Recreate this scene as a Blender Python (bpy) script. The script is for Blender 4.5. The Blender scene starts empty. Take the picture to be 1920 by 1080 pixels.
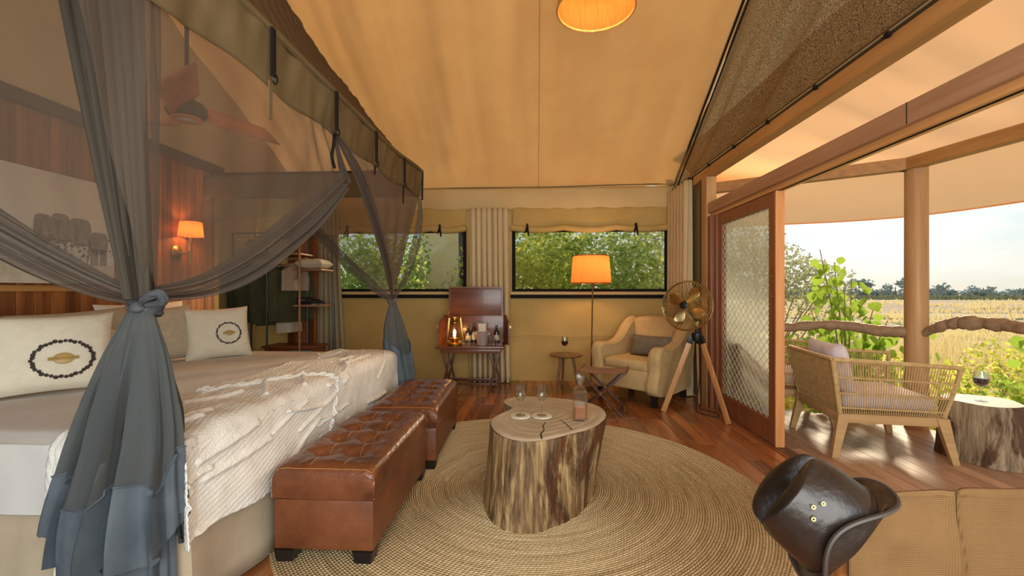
import bpy, bmesh, math, random
from mathutils import Vector, Matrix, noise
random.seed(7)
R = random.Random
PI = math.pi
SC = bpy.context.scene
COL = SC.collection

# ---------------------------------------------------------------- camera, sky, sun, fill lamp, exposure
CAM_H = 1.25
cam = bpy.data.objects.new('camera', bpy.data.cameras.new('camera'))
COL.objects.link(cam)
cam.location = (0, 0, CAM_H)
cam.rotation_euler = (PI / 2, 0, math.radians(3.103))
cam.data.sensor_width = 36.0
cam.data.lens = 830.0 / 1920.0 * 36.0
cam.data.shift_y = 0.0026
cam.data.clip_start = 0.05
cam.data.clip_end = 600
SC.camera = cam
SC.cycles.transparent_max_bounces = 40
SC.view_settings.view_transform = 'Standard'
SC.view_settings.look = 'None'
SC.view_settings.exposure = 0.12
SC.view_settings.gamma = 1.0
SC.view_settings.use_curve_mapping = False

SUN_DIR = Vector((0.52, 0.80, 0.30)).normalized()      # from the tent towards the sun

def build_world():
    w = bpy.data.worlds.new('sky'); SC.world = w; w.use_nodes = True
    n = w.node_tree.nodes; l = w.node_tree.links; n.clear()
    out = n.new('ShaderNodeOutputWorld'); bg = n.new('ShaderNodeBackground')
    tc = n.new('ShaderNodeTexCoord')
    nrm = n.new('ShaderNodeVectorMath'); nrm.operation = 'NORMALIZE'
    l.new(tc.outputs['Generated'], nrm.inputs[0])
    sep = n.new('ShaderNodeSeparateXYZ'); l.new(nrm.outputs[0], sep.inputs[0])
    cr = n.new('ShaderNodeValToRGB'); cr.color_ramp.interpolation = 'EASE'
    e = cr.color_ramp.elements
    e[0].position = 0.0; e[0].color = (0.72, 0.69, 0.58, 1)
    e[1].position = 1.0; e[1].color = (0.24, 0.44, 0.70, 1)
    for p, c in ((0.04, (0.72, 0.73, 0.66, 1)), (0.10, (0.54, 0.68, 0.71, 1)), (0.22, (0.36, 0.57, 0.71, 1))):
        k = e.new(p); k.color = c
    l.new(sep.outputs[2], cr.inputs[0])
    # thin streaky clouds
    mp = n.new('ShaderNodeMapping'); mp.inputs['Scale'].default_value = (2.2, 2.2, 9.0)
    l.new(nrm.outputs[0], mp.inputs[0])
    nz = n.new('ShaderNodeTexNoise'); nz.inputs['Scale'].default_value = 2.1; nz.inputs['Detail'].default_value = 6
    l.new(mp.outputs[0], nz.inputs['Vector'])
    cc = n.new('ShaderNodeValToRGB'); cc.color_ramp.elements[0].position = 0.50; cc.color_ramp.elements[1].position = 0.70
    l.new(nz.outputs[0], cc.inputs[0])
    mx = n.new('ShaderNodeMix'); mx.data_type = 'RGBA'
    l.new(cc.outputs[0], mx.inputs[0]); l.new(cr.outputs[0], mx.inputs[6]); mx.inputs[7].default_value = (0.80, 0.80, 0.75, 1)
    # glow round the sun
    dt = n.new('ShaderNodeVectorMath'); dt.operation = 'DOT_PRODUCT'; dt.inputs[1].default_value = SUN_DIR
    l.new(nrm.outputs[0], dt.inputs[0])
    mxx = n.new('ShaderNodeMath'); mxx.operation = 'MAXIMUM'; mxx.inputs[1].default_value = 0.0; l.new(dt.outputs['Value'], mxx.inputs[0])
    pw = n.new('ShaderNodeMath'); pw.operation = 'POWER'; pw.inputs[1].default_value = 26.0; l.new(mxx.outputs[0], pw.inputs[0])
    gl = n.new('ShaderNodeMix'); gl.data_type = 'RGBA'; gl.blend_type = 'ADD'
    l.new(pw.outputs[0], gl.inputs[0]); l.new(mx.outputs[2], gl.inputs[6]); gl.inputs[7].default_value = (0.66, 0.60, 0.48, 1)
    l.new(gl.outputs[2], bg.inputs[0]); bg.inputs[1].default_value = 1.0
    l.new(bg.outputs[0], out.inputs[0])
build_world()

def add_light(name, typ, loc, energy, color, **kw):
    d = bpy.data.lights.new(name, typ); d.energy = energy; d.color = color
    for k, v in kw.items():
        setattr(d, k, v)
    o = bpy.data.objects.new(name, d); o.location = loc; COL.objects.link(o)
    return o
sun = add_light('sun', 'SUN', (8, 12, 6), 4.8, (1.0, 0.80, 0.55), angle=math.radians(7))
sun.rotation_euler = SUN_DIR.to_track_quat('Z', 'Y').to_euler()
# unseen area lamp added as fill, in place of daylight through the open front
fill_lamp = add_light('front_fill_lamp', 'AREA', (0.6, -1.05, 1.7), 185, (0.97, 0.985, 0.96), shape='RECTANGLE', size=3.2, size_y=2.4)
fill_lamp.rotation_euler = (math.radians(98), 0, 0)

# ---------------------------------------------------------------- materials
def nodes_of(m):
    m.use_nodes = True
    return m.node_tree.nodes, m.node_tree.links

MATS = {}
def mat(name, col, col2=None, rough=0.6, scale=8.0, stretch=(1, 1, 1), detail=4.0, lo=0.35, hi=0.65, bump=0.0, bscale=None,
        bstretch=None, metal=0.0, spec=0.5, translucent=0.0, tcol=None, trans=0.0, ior=1.45, alpha=1.0, emit=None, estr=0.0,
        coords='Object', vary=0.0, weave=0.0, wscale=300.0, coat=0.0, sheen=0.0):
    """principled material; two colours mixed by noise, optional bump, weave bump, translucency and per-object value variation"""
    if name in MATS: return MATS[name]
    m = bpy.data.materials.new(name); MATS[name] = m
    n, l = nodes_of(m); n.clear()
    out = n.new('ShaderNodeOutputMaterial'); b = n.new('ShaderNodeBsdfPrincipled')
    tc = n.new('ShaderNodeTexCoord')
    b.inputs['Roughness'].default_value = rough; b.inputs['Metallic'].default_value = metal
    b.inputs['Specular IOR Level'].default_value = spec
    b.inputs['Transmission Weight'].default_value = trans; b.inputs['IOR'].default_value = ior
    b.inputs['Coat Weight'].default_value = coat; b.inputs['Sheen Weight'].default_value = sheen
    b.inputs['Base Color'].default_value = (*col, 1)
    csock = None
    if col2 is not None:
        mp = n.new('ShaderNodeMapping'); mp.inputs['Scale'].default_value = stretch
        l.new(tc.outputs[coords], mp.inputs[0])
        vec = mp.outputs[0]
        if vary:
            oi = n.new('ShaderNodeObjectInfo')
            va = n.new('ShaderNodeVectorMath'); va.operation = 'SCALE'; va.inputs['Scale'].default_value = 37.0
            cmb = n.new('ShaderNodeCombineXYZ')
            for k in range(3): l.new(oi.outputs['Random'], cmb.inputs[k])
            l.new(cmb.outputs[0], va.inputs[0])
            ad = n.new('ShaderNodeVectorMath'); ad.operation = 'ADD'; l.new(vec, ad.inputs[0]); l.new(va.outputs[0], ad.inputs[1]); vec = ad.outputs[0]
        nz = n.new('ShaderNodeTexNoise'); nz.inputs['Scale'].default_value = scale; nz.inputs['Detail'].default_value = detail
        nz.inputs['Roughness'].default_value = 0.62
        l.new(vec, nz.inputs['Vector'])
        cr = n.new('ShaderNodeValToRGB'); cr.color_ramp.elements[0].position = lo; cr.color_ramp.elements[1].position = hi
        cr.color_ramp.elements[0].color = (*col, 1); cr.color_ramp.elements[1].color = (*col2, 1)
        l.new(nz.outputs[0], cr.inputs[0]); csock = cr.outputs[0]
        if vary:
            hv = n.new('ShaderNodeHueSaturation')
            mr = n.new('ShaderNodeMapRange'); mr.inputs['To Min'].default_value = 1 - vary; mr.inputs['To Max'].default_value = 1 + vary
            l.new(oi.outputs['Random'], mr.inputs[0]); l.new(mr.outputs[0], hv.inputs['Value']); l.new(csock, hv.inputs['Color']); csock = hv.outputs[0]
        l.new(csock, b.inputs['Base Color'])
    bsock = None
    if bump:
        mp2 = n.new('ShaderNodeMapping'); mp2.inputs['Scale'].default_value = bstretch or stretch
        l.new(tc.outputs[coords], mp2.inputs[0])
        nb = n.new('ShaderNodeTexNoise'); nb.inputs['Scale'].default_value = bscale or scale; nb.inputs['Detail'].default_value = 5
        l.new(mp2.outputs[0], nb.inputs['Vector'])
        bp = n.new('ShaderNodeBump'); bp.inputs['Strength'].default_value = min(1, bump); bp.inputs['Distance'].default_value = 0.01
        l.new(nb.outputs[0], bp.inputs['Height']); bsock = bp.outputs[0]
    if weave:
        ws = []
        for ax in ('X', 'Z'):
            wv = n.new('ShaderNodeTexWave'); wv.bands_direction = ax; wv.inputs['Scale'].default_value = wscale / 20.0
            wv.inputs['Distortion'].default_value = 0.4
            l.new(tc.outputs[coords], wv.inputs['Vector']); ws.append(wv)
        ma = n.new('ShaderNodeMath'); ma.operation = 'ADD'; l.new(ws[0].outputs['Fac'], ma.inputs[0]); l.new(ws[1].outputs['Fac'], ma.inputs[1])
        bw = n.new('ShaderNodeBump'); bw.inputs['Strength'].default_value = weave; bw.inputs['Distance'].default_value = 0.004
        l.new(ma.outputs[0], bw.inputs['Height'])
        if bsock: l.new(bsock, bw.inputs['Normal'])
        bsock = bw.outputs[0]
    if bsock: l.new(bsock, b.inputs['Normal'])
    if emit:
        b.inputs['Emission Color'].default_value = (*emit, 1); b.inputs['Emission Strength'].default_value = estr
    sh = b.outputs[0]
    if translucent:
        t = n.new('ShaderNodeBsdfTranslucent')
        t.inputs[0].default_value = (*(tcol or col), 1)
        if tcol is None and csock: l.new(csock, t.inputs[0])
        if bsock: l.new(bsock, t.inputs['Normal'])
        mx = n.new('ShaderNodeMixShader'); mx.inputs[0].default_value = translucent
        l.new(sh, mx.inputs[1]); l.new(t.outputs[0], mx.inputs[2]); sh = mx.outputs[0]
    if alpha < 1:
        tr = n.new('ShaderNodeBsdfTransparent'); mx = n.new('ShaderNodeMixShader'); mx.inputs[0].default_value = alpha
        l.new(tr.outputs[0], mx.inputs[1]); l.new(sh, mx.inputs[2]); sh = mx.outputs[0]
    l.new(sh, out.inputs[0])
    return m

def net_mat(name, col, cover, trl=0.5):
    """open weave: threads cover a share of the cloth, more of it the more obliquely the cloth is seen"""
    m = bpy.data.materials.new(name); MATS[name] = m
    n, l = nodes_of(m); n.clear()
    out = n.new('ShaderNodeOutputMaterial')
    d = n.new('ShaderNodeBsdfDiffuse'); d.inputs[0].default_value = (*col, 1)
    t = n.new('ShaderNodeBsdfTranslucent'); t.inputs[0].default_value = (*col, 1)
    mx = n.new('ShaderNodeMixShader'); mx.inputs[0].default_value = trl
    l.new(d.outputs[0], mx.inputs[1]); l.new(t.outputs[0], mx.inputs[2])
    lw = n.new('ShaderNodeLayerWeight'); lw.inputs[0].default_value = 0.5
    cs = n.new('ShaderNodeMath'); cs.operation = 'SUBTRACT'; cs.inputs[0].default_value = 1.0; l.new(lw.outputs['Facing'], cs.inputs[1])
    cm = n.new('ShaderNodeMath'); cm.operation = 'MAXIMUM'; cm.inputs[1].default_value = 0.06; l.new(cs.outputs[0], cm.inputs[0])
    iv = n.new('ShaderNodeMath'); iv.operation = 'DIVIDE'; iv.inputs[0].default_value = 1.0; l.new(cm.outputs[0], iv.inputs[1])
    pw = n.new('ShaderNodeMath'); pw.operation = 'POWER'; pw.inputs[0].default_value = 1 - cover; l.new(iv.outputs[0], pw.inputs[1])
    tr = n.new('ShaderNodeBsdfTransparent')
    m2 = n.new('ShaderNodeMixShader'); l.new(pw.outputs[0], m2.inputs[0])
    l.new(mx.outputs[0], m2.inputs[1]); l.new(tr.outputs[0], m2.inputs[2])
    l.new(m2.outputs[0], out.inputs[0])
    return m

def wood(name, c1, c2, axis='y', rough=0.4, scale=6.0, vary=0.0, coat=0.0, bump=0.15, lo=0.3, hi=0.7):
    st = {'x': (0.25, 4, 4), 'y': (4, 0.25, 4), 'z': (4, 4, 0.25)}[axis]
    return mat(name, c1, c2, rough=rough, scale=scale, stretch=st, detail=7, bump=bump, bscale=scale * 2, vary=vary, coat=coat, lo=lo, hi=hi)

# ---------------------------------------------------------------- mesh building
WORLD = {}          # world position of every thing built as an Empty
class MB:
    def __init__(s): s.v = []; s.f = []
    def add(s, vs, fs):
        b = len(s.v); s.v.extend([tuple(p) for p in vs]); s.f.extend([tuple(i + b for i in f) for f in fs]); return s
    def box(s, c, size, rot=None, bev=0.0):
        x, y, z = [k / 2 for k in size]
        if bev <= 0:
            vs = [Vector((i * x, j * y, k * z)) for i in (-1, 1) for j in (-1, 1) for k in (-1, 1)]
            fs = [(0, 1, 3, 2), (4, 6, 7, 5), (0, 4, 5, 1), (2, 3, 7, 6), (0, 2, 6, 4), (1, 5, 7, 3)]
        else:
            bm = bmesh.new(); bmesh.ops.create_cube(bm, size=1.0)
            for q in bm.verts: q.co = Vector((q.co.x * 2 * x, q.co.y * 2 * y, q.co.z * 2 * z))
            bmesh.ops.bevel(bm, geom=list(bm.edges), offset=min(bev, x * .95, y * .95, z * .95), segments=2, affect='EDGES', profile=0.6)
            bm.verts.index_update()
            vs = [q.co.copy() for q in bm.verts]; fs = [[q.index for q in f.verts] for f in bm.faces]; bm.free()
        M = Matrix.Identity(3)
        if rot is not None: M = rot if isinstance(rot, Matrix) else Matrix.Rotation(rot, 3, 'Z')
        c = Vector(c)
        return s.add([M @ p + c for p in vs], fs)
    def bb(s, lo, hi, bev=0.0):
        return s.box([(a + b) / 2 for a, b in zip(lo, hi)], [abs(b - a) for a, b in zip(lo, hi)], None, bev)
    def bar(s, p0, p1, w, h, up=(0, 0, 1), bev=0.0):
        """box along p0-p1, w across, h along up"""
        p0, p1 = Vector(p0), Vector(p1); d = p1 - p0; L = d.length; d.normalize()
        u = Vector(up)
        if abs(d.dot(u)) > .98: u = Vector((0, 1, 0))
        r = d.cross(u).normalized(); u = r.cross(d)
        M = Matrix((r, d, u)).transposed()
        return s.box((p0 + p1) / 2, (w, L, h), M, bev)
    def tube(s, pts, rad, n=8, cap=True, closed=False):
        pts = [Vector(p) for p in pts]
        if not hasattr(rad, '__len__'): rad = [rad] * len(pts)
        vs = []; fs = []; N = len(pts)
        ref = None
        for i, p in enumerate(pts):
            a = pts[(i - 1) % N] if (closed or i > 0) else p
            b = pts[(i + 1) % N] if (closed or i < N - 1) else p
            t = (b - a).normalized()
            if ref is None:
                ref = Vector((0, 0, 1)) if abs(t.z) < .9 else Vector((1, 0, 0))
            x = t.cross(ref)
            if x.length < 1e-5: x = t.orthogonal()
            x.normalize(); y = x.cross(t); ref = y
            for k in range(n):
                q = 2 * PI * k / n
                vs.append(p + (x * math.cos(q) + y * math.sin(q)) * rad[i])
        for i in range(N if closed else N - 1):
            for k in range(n):
                j = (i + 1) % N
                fs.append((i * n + k, i * n + (k + 1) % n, j * n + (k + 1) % n, j * n + k))
        if cap and not closed:
            fs.append(tuple(range(n - 1, -1, -1))); fs.append(tuple((N - 1) * n + k for k in range(n)))
        return s.add(vs, fs)
    def lathe(s, prof, c=(0, 0, 0), n=24, axis=None, cap=True):
        """prof: (radius, height) pairs; axis: direction of height"""
        c = Vector(c); M = Matrix.Identity(3)
        if axis is not None: M = Vector((0, 0, 1)).rotation_difference(Vector(axis)).to_matrix()
        vs = []; fs = []
        for r, z in prof:
            for k in range(n):
                q = 2 * PI * k / n
                vs.append(M @ Vector((r * math.cos(q), r * math.sin(q), z)) + c)
        for i in range(len(prof) - 1):
            for k in range(n):
                fs.append((i * n + k, i * n + (k + 1) % n, (i + 1) * n + (k + 1) % n, (i + 1) * n + k))
        if cap:
            fs.append(tuple(range(n - 1, -1, -1))); fs.append(tuple((len(prof) - 1) * n + k for k in range(n)))
        return s.add(vs, fs)
    def grid(s, fn, nu, nv, cu=False, cv=False, flip=False):
        vs = [fn(i / nu, j / nv) for i in range(nu + (0 if cu else 1)) for j in range(nv + (0 if cv else 1))]
        W = nv + (0 if cv else 1); H = nu + (0 if cu else 1); fs = []
        for i in range(nu):
            for j in range(nv):
                q = (i * W + j, ((i + 1) % H) * W + j, ((i + 1) % H) * W + (j + 1) % W, i * W + (j + 1) % W)
                fs.append(q[::-1] if flip else q)
        return s.add(vs, fs)
    def prism(s, poly, z0, z1, fn=None):
        """poly: 2-D outline; fn maps (a,b,h) to a point"""
        fn = fn or (lambda a, b, h: (a, b, h)); n = len(poly)
        vs = [fn(a, b, z0) for a, b in poly] + [fn(a, b, z1) for a, b in poly]
        fs = [tuple(range(n - 1, -1, -1)), tuple(range(n, 2 * n))] + [(i, (i + 1) % n, n + (i + 1) % n, n + i) for i in range(n)]
        return s.add(vs, fs)
    def ball(s, c, r, n=12, m=8):
        rx, ry, rz = r if hasattr(r, '__len__') else (r, r, r); c = Vector(c)
        return s.grid(lambda u, v: c + Vector((rx * math.sin(PI * v) * math.cos(2 * PI * u), ry * math.sin(PI * v) * math.sin(2 * PI * u), -rz * math.cos(PI * v))), n, m, cu=True)
    def build(s, name, m, parent=None, smooth=True, world=True, angle=40):
        me = bpy.data.meshes.new(name)
        off = Vector((0, 0, 0))
        if parent is not None and world:
            off = WORLD.get(parent.name, Vector((0, 0, 0)))
        me.from_pydata([(p[0] - off[0], p[1] - off[1], p[2] - off[2]) for p in s.v], [], s.f)
        me.validate()
        bm = bmesh.new(); bm.from_mesh(me); bmesh.ops.recalc_face_normals(bm, faces=bm.faces[:]); bm.to_mesh(me); bm.free()
        if smooth:
            me.polygons.foreach_set('use_smooth', [True] * len(me.polygons))
            me.set_sharp_from_angle(angle=math.radians(angle))
        me.materials.append(m)
        o = bpy.data.objects.new(name, me); COL.objects.link(o)
        if parent is not None:
            o.parent = parent
            WORLD[o.name] = WORLD.get(parent.name, Vector((0, 0, 0))) if world else Vector((0, 0, 0))
        return o

def empty(name, loc, label, cat, group=None, rz=0.0):
    o = bpy.data.objects.new(name, None); o.location = loc; o.rotation_euler = (0, 0, rz); o.empty_display_size = 0.1
    COL.objects.link(o); WORLD[o.name] = Vector(loc)
    return tag(o, label, cat, group)
def tag(o, label=None, cat=None, group=None, kind=None):
    if label: o['label'] = label
    if cat: o['category'] = cat
    if group: o['group'] = group
    if kind: o['kind'] = kind
    return o
def struct(mb, name, m, parent=None, smooth=False, label=None):
    o = mb.build(name, m, parent, smooth=smooth)
    if parent is None: o['kind'] = 'structure'
    if label: o['label'] = label
    return o
def piece(mesh_src, name, loc, parent, rot=(0, 0, 0), scale=(1, 1, 1)):
    """another copy of a mesh (shared data) as a child part"""
    o = bpy.data.objects.new(name, mesh_src); COL.objects.link(o); o.parent = parent
    o.location = loc; o.rotation_euler = rot; o.scale = scale
    return o
def copy_tree(o, parent=None):
    c = o.copy(); COL.objects.link(c)
    if parent is not None: c.parent = parent
    for ch in list(o.children): copy_tree(ch, c)
    return c
def solidify(o, t, offset=0.0):
    m = o.modifiers.new('thickness', 'SOLIDIFY'); m.thickness = t; m.offset = offset; return o
def subsurf(o, n=1):
    m = o.modifiers.new('smooth', 'SUBSURF'); m.levels = n; m.render_levels = n; return o
def lerp(a, b, t): return a + (b - a) * t
def vlerp(a, b, t): return Vector(a) * (1 - t) + Vector(b) * t
def sm(a, b, x):
    t = max(0.0, min(1.0, (x - a) / (b - a))); return t * t * (3 - 2 * t)
def poly_at(pts, t):
    """smooth (Catmull-Rom) point at t on a polyline"""
    P = [Vector(p) for p in pts]; n = len(P) - 1; x = min(max(t, 0.0), 1.0) * n; i = min(int(x), n - 1); f = x - i
    p1, p2 = P[i], P[i + 1]; p0 = P[i - 1] if i > 0 else p1 * 2 - p2; p3 = P[i + 2] if i + 2 <= n else p2 * 2 - p1
    return 0.5 * ((2 * p1) + (p2 - p0) * f + (2 * p0 - 5 * p1 + 4 * p2 - p3) * f * f + (3 * p1 - p0 - 3 * p2 + p3) * f ** 3)
def curve(pts, n): return [poly_at(pts, i / n) for i in range(n + 1)]
def nz(x, y=0.0, z=0.0): return noise.noise(Vector((x, y, z)))
def pillow(mb, W, H, T, fn, nu=20, nv=20, wr=0.006, seed=0.0, pw=0.45):
    """soft cushion in local (a,b,t), corners drawn to points; fn maps to world"""
    for sgn in (-1, 1):
        def g(u, v):
            a = (u - .5) * W; b = (v - .5) * H
            e = max(0.0, (1 - (2 * u - 1) ** 4) * (1 - (2 * v - 1) ** 4))
            t = sgn * T / 2 * e ** pw
            pin = 1 - 0.07 * (1 - (2 * v - 1) ** 2) ; pin2 = 1 - 0.07 * (1 - (2 * u - 1) ** 2)
            t += e * wr * (nz(a * 9 + seed, b * 9, sgn * 3.1) + .5 * nz(a * 22 + seed, b * 22, sgn))
            return fn(a * pin, b * pin2, t)
        mb.grid(g, nu, nv, flip=(sgn < 0))
    return mb
# ================================================================ materials of the place
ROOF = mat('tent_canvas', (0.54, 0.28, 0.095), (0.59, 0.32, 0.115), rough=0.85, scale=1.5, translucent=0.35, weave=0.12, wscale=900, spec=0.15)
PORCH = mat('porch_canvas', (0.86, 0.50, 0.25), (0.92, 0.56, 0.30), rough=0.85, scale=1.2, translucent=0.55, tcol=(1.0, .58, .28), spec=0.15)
WALLC = mat('canvas_wall_cloth', (0.46, 0.305, 0.105), (0.52, 0.355, 0.13), rough=0.85, scale=2.0, weave=0.15, wscale=800, spec=0.15, translucent=0.1)
VALC = mat('valance_cloth', (0.66, 0.48, 0.22), (0.70, 0.52, 0.26), rough=0.85, scale=2.0, spec=0.15, translucent=0.2)
CURT = mat('curtain_linen', (0.66, 0.52, 0.29), (0.72, 0.58, 0.35), rough=0.9, scale=3.0, weave=0.2, wscale=900, spec=0.1, translucent=0.2)
DARKC = mat('dark_webbing', (0.009, 0.008, 0.007), rough=0.8, spec=.2)
FLOORW = wood('floor_wood', (0.18, 0.055, 0.017), (0.42, 0.16, 0.052), 'y', rough=0.2, scale=5, vary=0.35, coat=0.25)
DECKW = wood('deck_wood', (0.33, 0.185, 0.115), (0.49, 0.31, 0.20), 'y', rough=0.42, scale=5, vary=0.22)
PLANKW = wood('plank_wood', (0.16, 0.045, 0.012), (0.42, 0.16, 0.045), 'z', rough=0.42, scale=4, vary=0.38)
DOORW = wood('door_wood', (0.17, 0.055, 0.022), (0.30, 0.105, 0.042), 'z', rough=0.35, scale=5)
TRACKW = wood('header_wood', (0.30, 0.155, 0.085), (0.42, 0.235, 0.14), 'y', rough=0.4, scale=5)
BEAMW = wood('beam_wood', (0.34, 0.16, 0.05), (0.50, 0.26, 0.085), 'y', rough=0.45, scale=5)
POSTW = wood('post_wood', (0.38, 0.20, 0.08), (0.54, 0.32, 0.14), 'z', rough=0.5, scale=4)
DARKW = wood('dark_rail_wood', (0.03, 0.018, 0.01), (0.07, 0.04, 0.02), 'y', rough=0.5, scale=5)
EARTH = mat('floor_base', (0.05, 0.02, 0.01), rough=0.9)
GLASS = mat('clear_glass', (1, 1, 1), rough=0.0, trans=1.0, ior=1.45)
def pane_mat(name='window_pane', haze=0.0, expo=5.0, base=.045):
    m = bpy.data.materials.new(name); n, l = nodes_of(m); n.clear()
    o = n.new('ShaderNodeOutputMaterial'); t = n.new('ShaderNodeBsdfTransparent'); t.inputs[0].default_value = (0.93, 0.95, 0.93, 1)
    g = n.new('ShaderNodeBsdfGlossy'); g.inputs['Roughness'].default_value = 0.02
    lw = n.new('ShaderNodeLayerWeight'); pw = n.new('ShaderNodeMath'); pw.operation = 'POWER'; pw.inputs[1].default_value = expo; l.new(lw.outputs['Facing'], pw.inputs[0])
    f = n.new('ShaderNodeMath'); f.operation = 'MULTIPLY_ADD'; f.inputs[1].default_value = .92; f.inputs[2].default_value = base; l.new(pw.outputs[0], f.inputs[0])
    tl_ = n.new('ShaderNodeBsdfTranslucent'); tl_.inputs[0].default_value = (.80, .84, .78, 1)
    x0 = n.new('ShaderNodeMixShader'); x0.inputs[0].default_value = haze; l.new(t.outputs[0], x0.inputs[1]); l.new(tl_.outputs[0], x0.inputs[2])
    x = n.new('ShaderNodeMixShader'); l.new(f.outputs[0], x.inputs[0]); l.new(x0.outputs[0], x.inputs[1]); l.new(g.outputs[0], x.inputs[2]); l.new(x.outputs[0], o.inputs[0])
    return m
PANE = pane_mat(); DOORPANE = pane_mat('door_pane', 0.45)
SCREEN = net_mat('insect_screen', (0.03, 0.035, 0.03), 0.14, 0.3)

XR, XL, YB, YC, YF = 1.90, -3.30, 6.15, 4.44, -1.0
XN = -4.0          # outer wall of the dressing corner behind the bed wall
EZ, RIDGE_Y, RIDGE_Z = 2.68, 2.60, 4.80

# ---------------------------------------------------------------- floor and deck, board by board
fl = struct(MB().bb((XN - .1, YF, -0.08), (XR + .03, YB + .15, -0.021)), 'floor', EARTH)
bw = 0.112
plank_meshes = []
def plank_mesh(w, L, t, m):
    b = MB().box((0, 0, -t / 2), (w - 0.003, L - 0.003, t), None, 0.0015)
    o = b.build('floor_plank', m, None, smooth=False); me = o.data; bpy.data.objects.remove(o); return me
FM = {L: plank_mesh(bw, L, 0.02, FLOORW) for L in (0.9, 1.3, 1.7)}
rr = R(3)
x = XR - bw / 2 - 0.01
while x > -1.75:
    y = 0.55 - rr.random() * 0.8
    while y < YB + 0.1:
        L = rr.choice((0.9, 1.3, 1.7))
        if y + L > YB + 0.14: L = 0.9
        piece(FM[L], 'floor_plank', (x, min(y + L / 2, YB + 0.14 - L / 2), -0.0005 * rr.random()), fl)
        y += L
    x -= bw
x = -1.75
struct(MB().bb((XN - .05, YF, -0.021), (-1.79, YB + .1, -0.004)), 'floor_underlay', FLOORW, fl)

dk = struct(MB().prism([(XR + .1, YF), (6.2, YF), (5.6, 2.9), (3.75, 3.3), (3.55, 4.30), (2.2, 5.1), (XR + .1, 5.2)], -0.10, -0.028), 'floor_deck', EARTH)
dw = 0.105
DM = {L: plank_mesh(dw, L, 0.026, DECKW) for L in (1.0, 1.5, 2.0)}
x = XR + .10 + dw / 2
def deck_end(x):
    if x < 2.2: return 5.12
    if x < 3.55: return lerp(5.10, 4.30, (x - 2.2) / 1.35)
    if x < 3.75: return lerp(4.30, 3.30, (x - 3.55) / .2)
    return lerp(3.30, 2.90, (x - 3.75) / 1.85)
while x < 5.3:
    y = 0.8 - rr.random() * 0.6; ye = deck_end(x)
    while y < ye:
        L = rr.choice((1.0, 1.5, 2.0))
        if y + L > ye: y = ye - L - 0.001
        piece(DM[L], 'deck_board', (x, y + L / 2, -0.002 - 0.001 * rr.random()), dk)
        y += L + .001
    x += dw
# threshold with sliding track
tr = struct(MB().bb((XR - .03, YF, -0.02), (XR + .10, 5.2, 0.006)), 'trim_threshold', DOORW)
STEEL = mat('track_steel', (0.30, 0.27, 0.24), rough=0.35, metal=1.0)
for k in range(3):
    struct(MB().bb((XR + .0 + .03 * k, YF, 0.006), (XR + .012 + .03 * k, 5.15, 0.012)), 'track_rail', STEEL, tr)

# ---------------------------------------------------------------- tent roof
def fold(u, v, amp, fu, seed):
    return amp * (nz(u * fu, v * 0.55, seed) + 0.45 * nz(u * fu * 2.3, v * 0.8, seed + 4))
cl = MB()
def back_slope(u, v):
    x = lerp(XN, XR + 0.02, u); y = lerp(YB + .02, RIDGE_Y, v); z = lerp(EZ, RIDGE_Z, v)
    sag = -0.10 * math.sin(PI * v) * math.sin(PI * u)
    left = sm(0.8, 0.3, u)
    d = fold(x, y, 0.11 * (0.15 + 0.9 * left), 3.4, 1.0) * sm(0, .15, v)
    pull = 0.02 * math.sin(14 * (x - 1.9) + 3 * v) * sm(.88, 1, u) * (1 - v)
    return (x, y, z + sag + d + pull)
cl.grid(back_slope, 150, 70)
def front_slope(u, v):
    return (lerp(XN, XR + 0.02, u), lerp(RIDGE_Y, YF, v), lerp(RIDGE_Z, EZ, v) - 0.1 * math.sin(PI * v) * math.sin(PI * u))
cl.grid(front_slope, 40, 20)
ceil = struct(cl, 'ceiling', ROOF, smooth=True)
# seams of the roof cloth
for sx in (0.02,):
    p = [Vector(back_slope((sx - XN) / (XR - XN), i / 30)) + Vector((0, -.002, -.002)) for i in range(31)]
    struct(MB().tube(p, 0.003, 5), 'roof_seam', ROOF, ceil, smooth=True)
# cord along the eave
EAVE = mat('eave_cord', (0.16, 0.12, 0.05), rough=0.8)
struct(MB().tube([(lerp(-1.75, XR, i / 30), YB - .02, EZ - .01 + 0.02 * math.sin(i * .3) * 0.3 + .03 * i / 30) for i in range(31)], 0.008, 6), 'eave_cord', EAVE, ceil, smooth=True)

# ---------------------------------------------------------------- back wall with two roll-up windows
WZ0, WZ1 = 1.235, 2.10
W1 = (-2.98, -0.97); W2 = (-0.33, 1.80)
bwall = MB()
def wall_patch(x0, x1, z0, z1, nx, nzz, amp=0.012):
    bwall.grid(lambda u, v: (lerp(x0, x1, u), YB + amp * (nz(lerp(x0, x1, u) * 1.3, lerp(z0, z1, v) * 2.2, 5.0) + .5 * nz(lerp(x0, x1, u) * 4, lerp(z0, z1, v) * 3, 9.0)), lerp(z0, z1, v)), nx, nzz)
wall_patch(XN, XR, 0, 1.155, 110, 30, 0.02)
wall_patch(XN, W1[0], 1.155, EZ + .1, 20, 20)
wall_patch(W1[1], W2[0], 1.155, EZ, 20, 20)
wall_patch(W2[1], XR, 1.155, EZ + .1, 6, 20)
wall_patch(W1[0], W1[1], WZ1, EZ, 40, 10); wall_patch(W2[0], W2[1], WZ1, EZ, 40, 10)
wb = struct(bwall, 'wall_back', WALLC, smooth=True)
# hem line halfway down the wall
struct(MB().tube([(lerp(-1.2, XR, i / 20), YB - .022, 0.62 + .01 * math.sin(i)) for i in range(21)], 0.004, 5), 'wall_seam', WALLC, wb, smooth=True)
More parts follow.
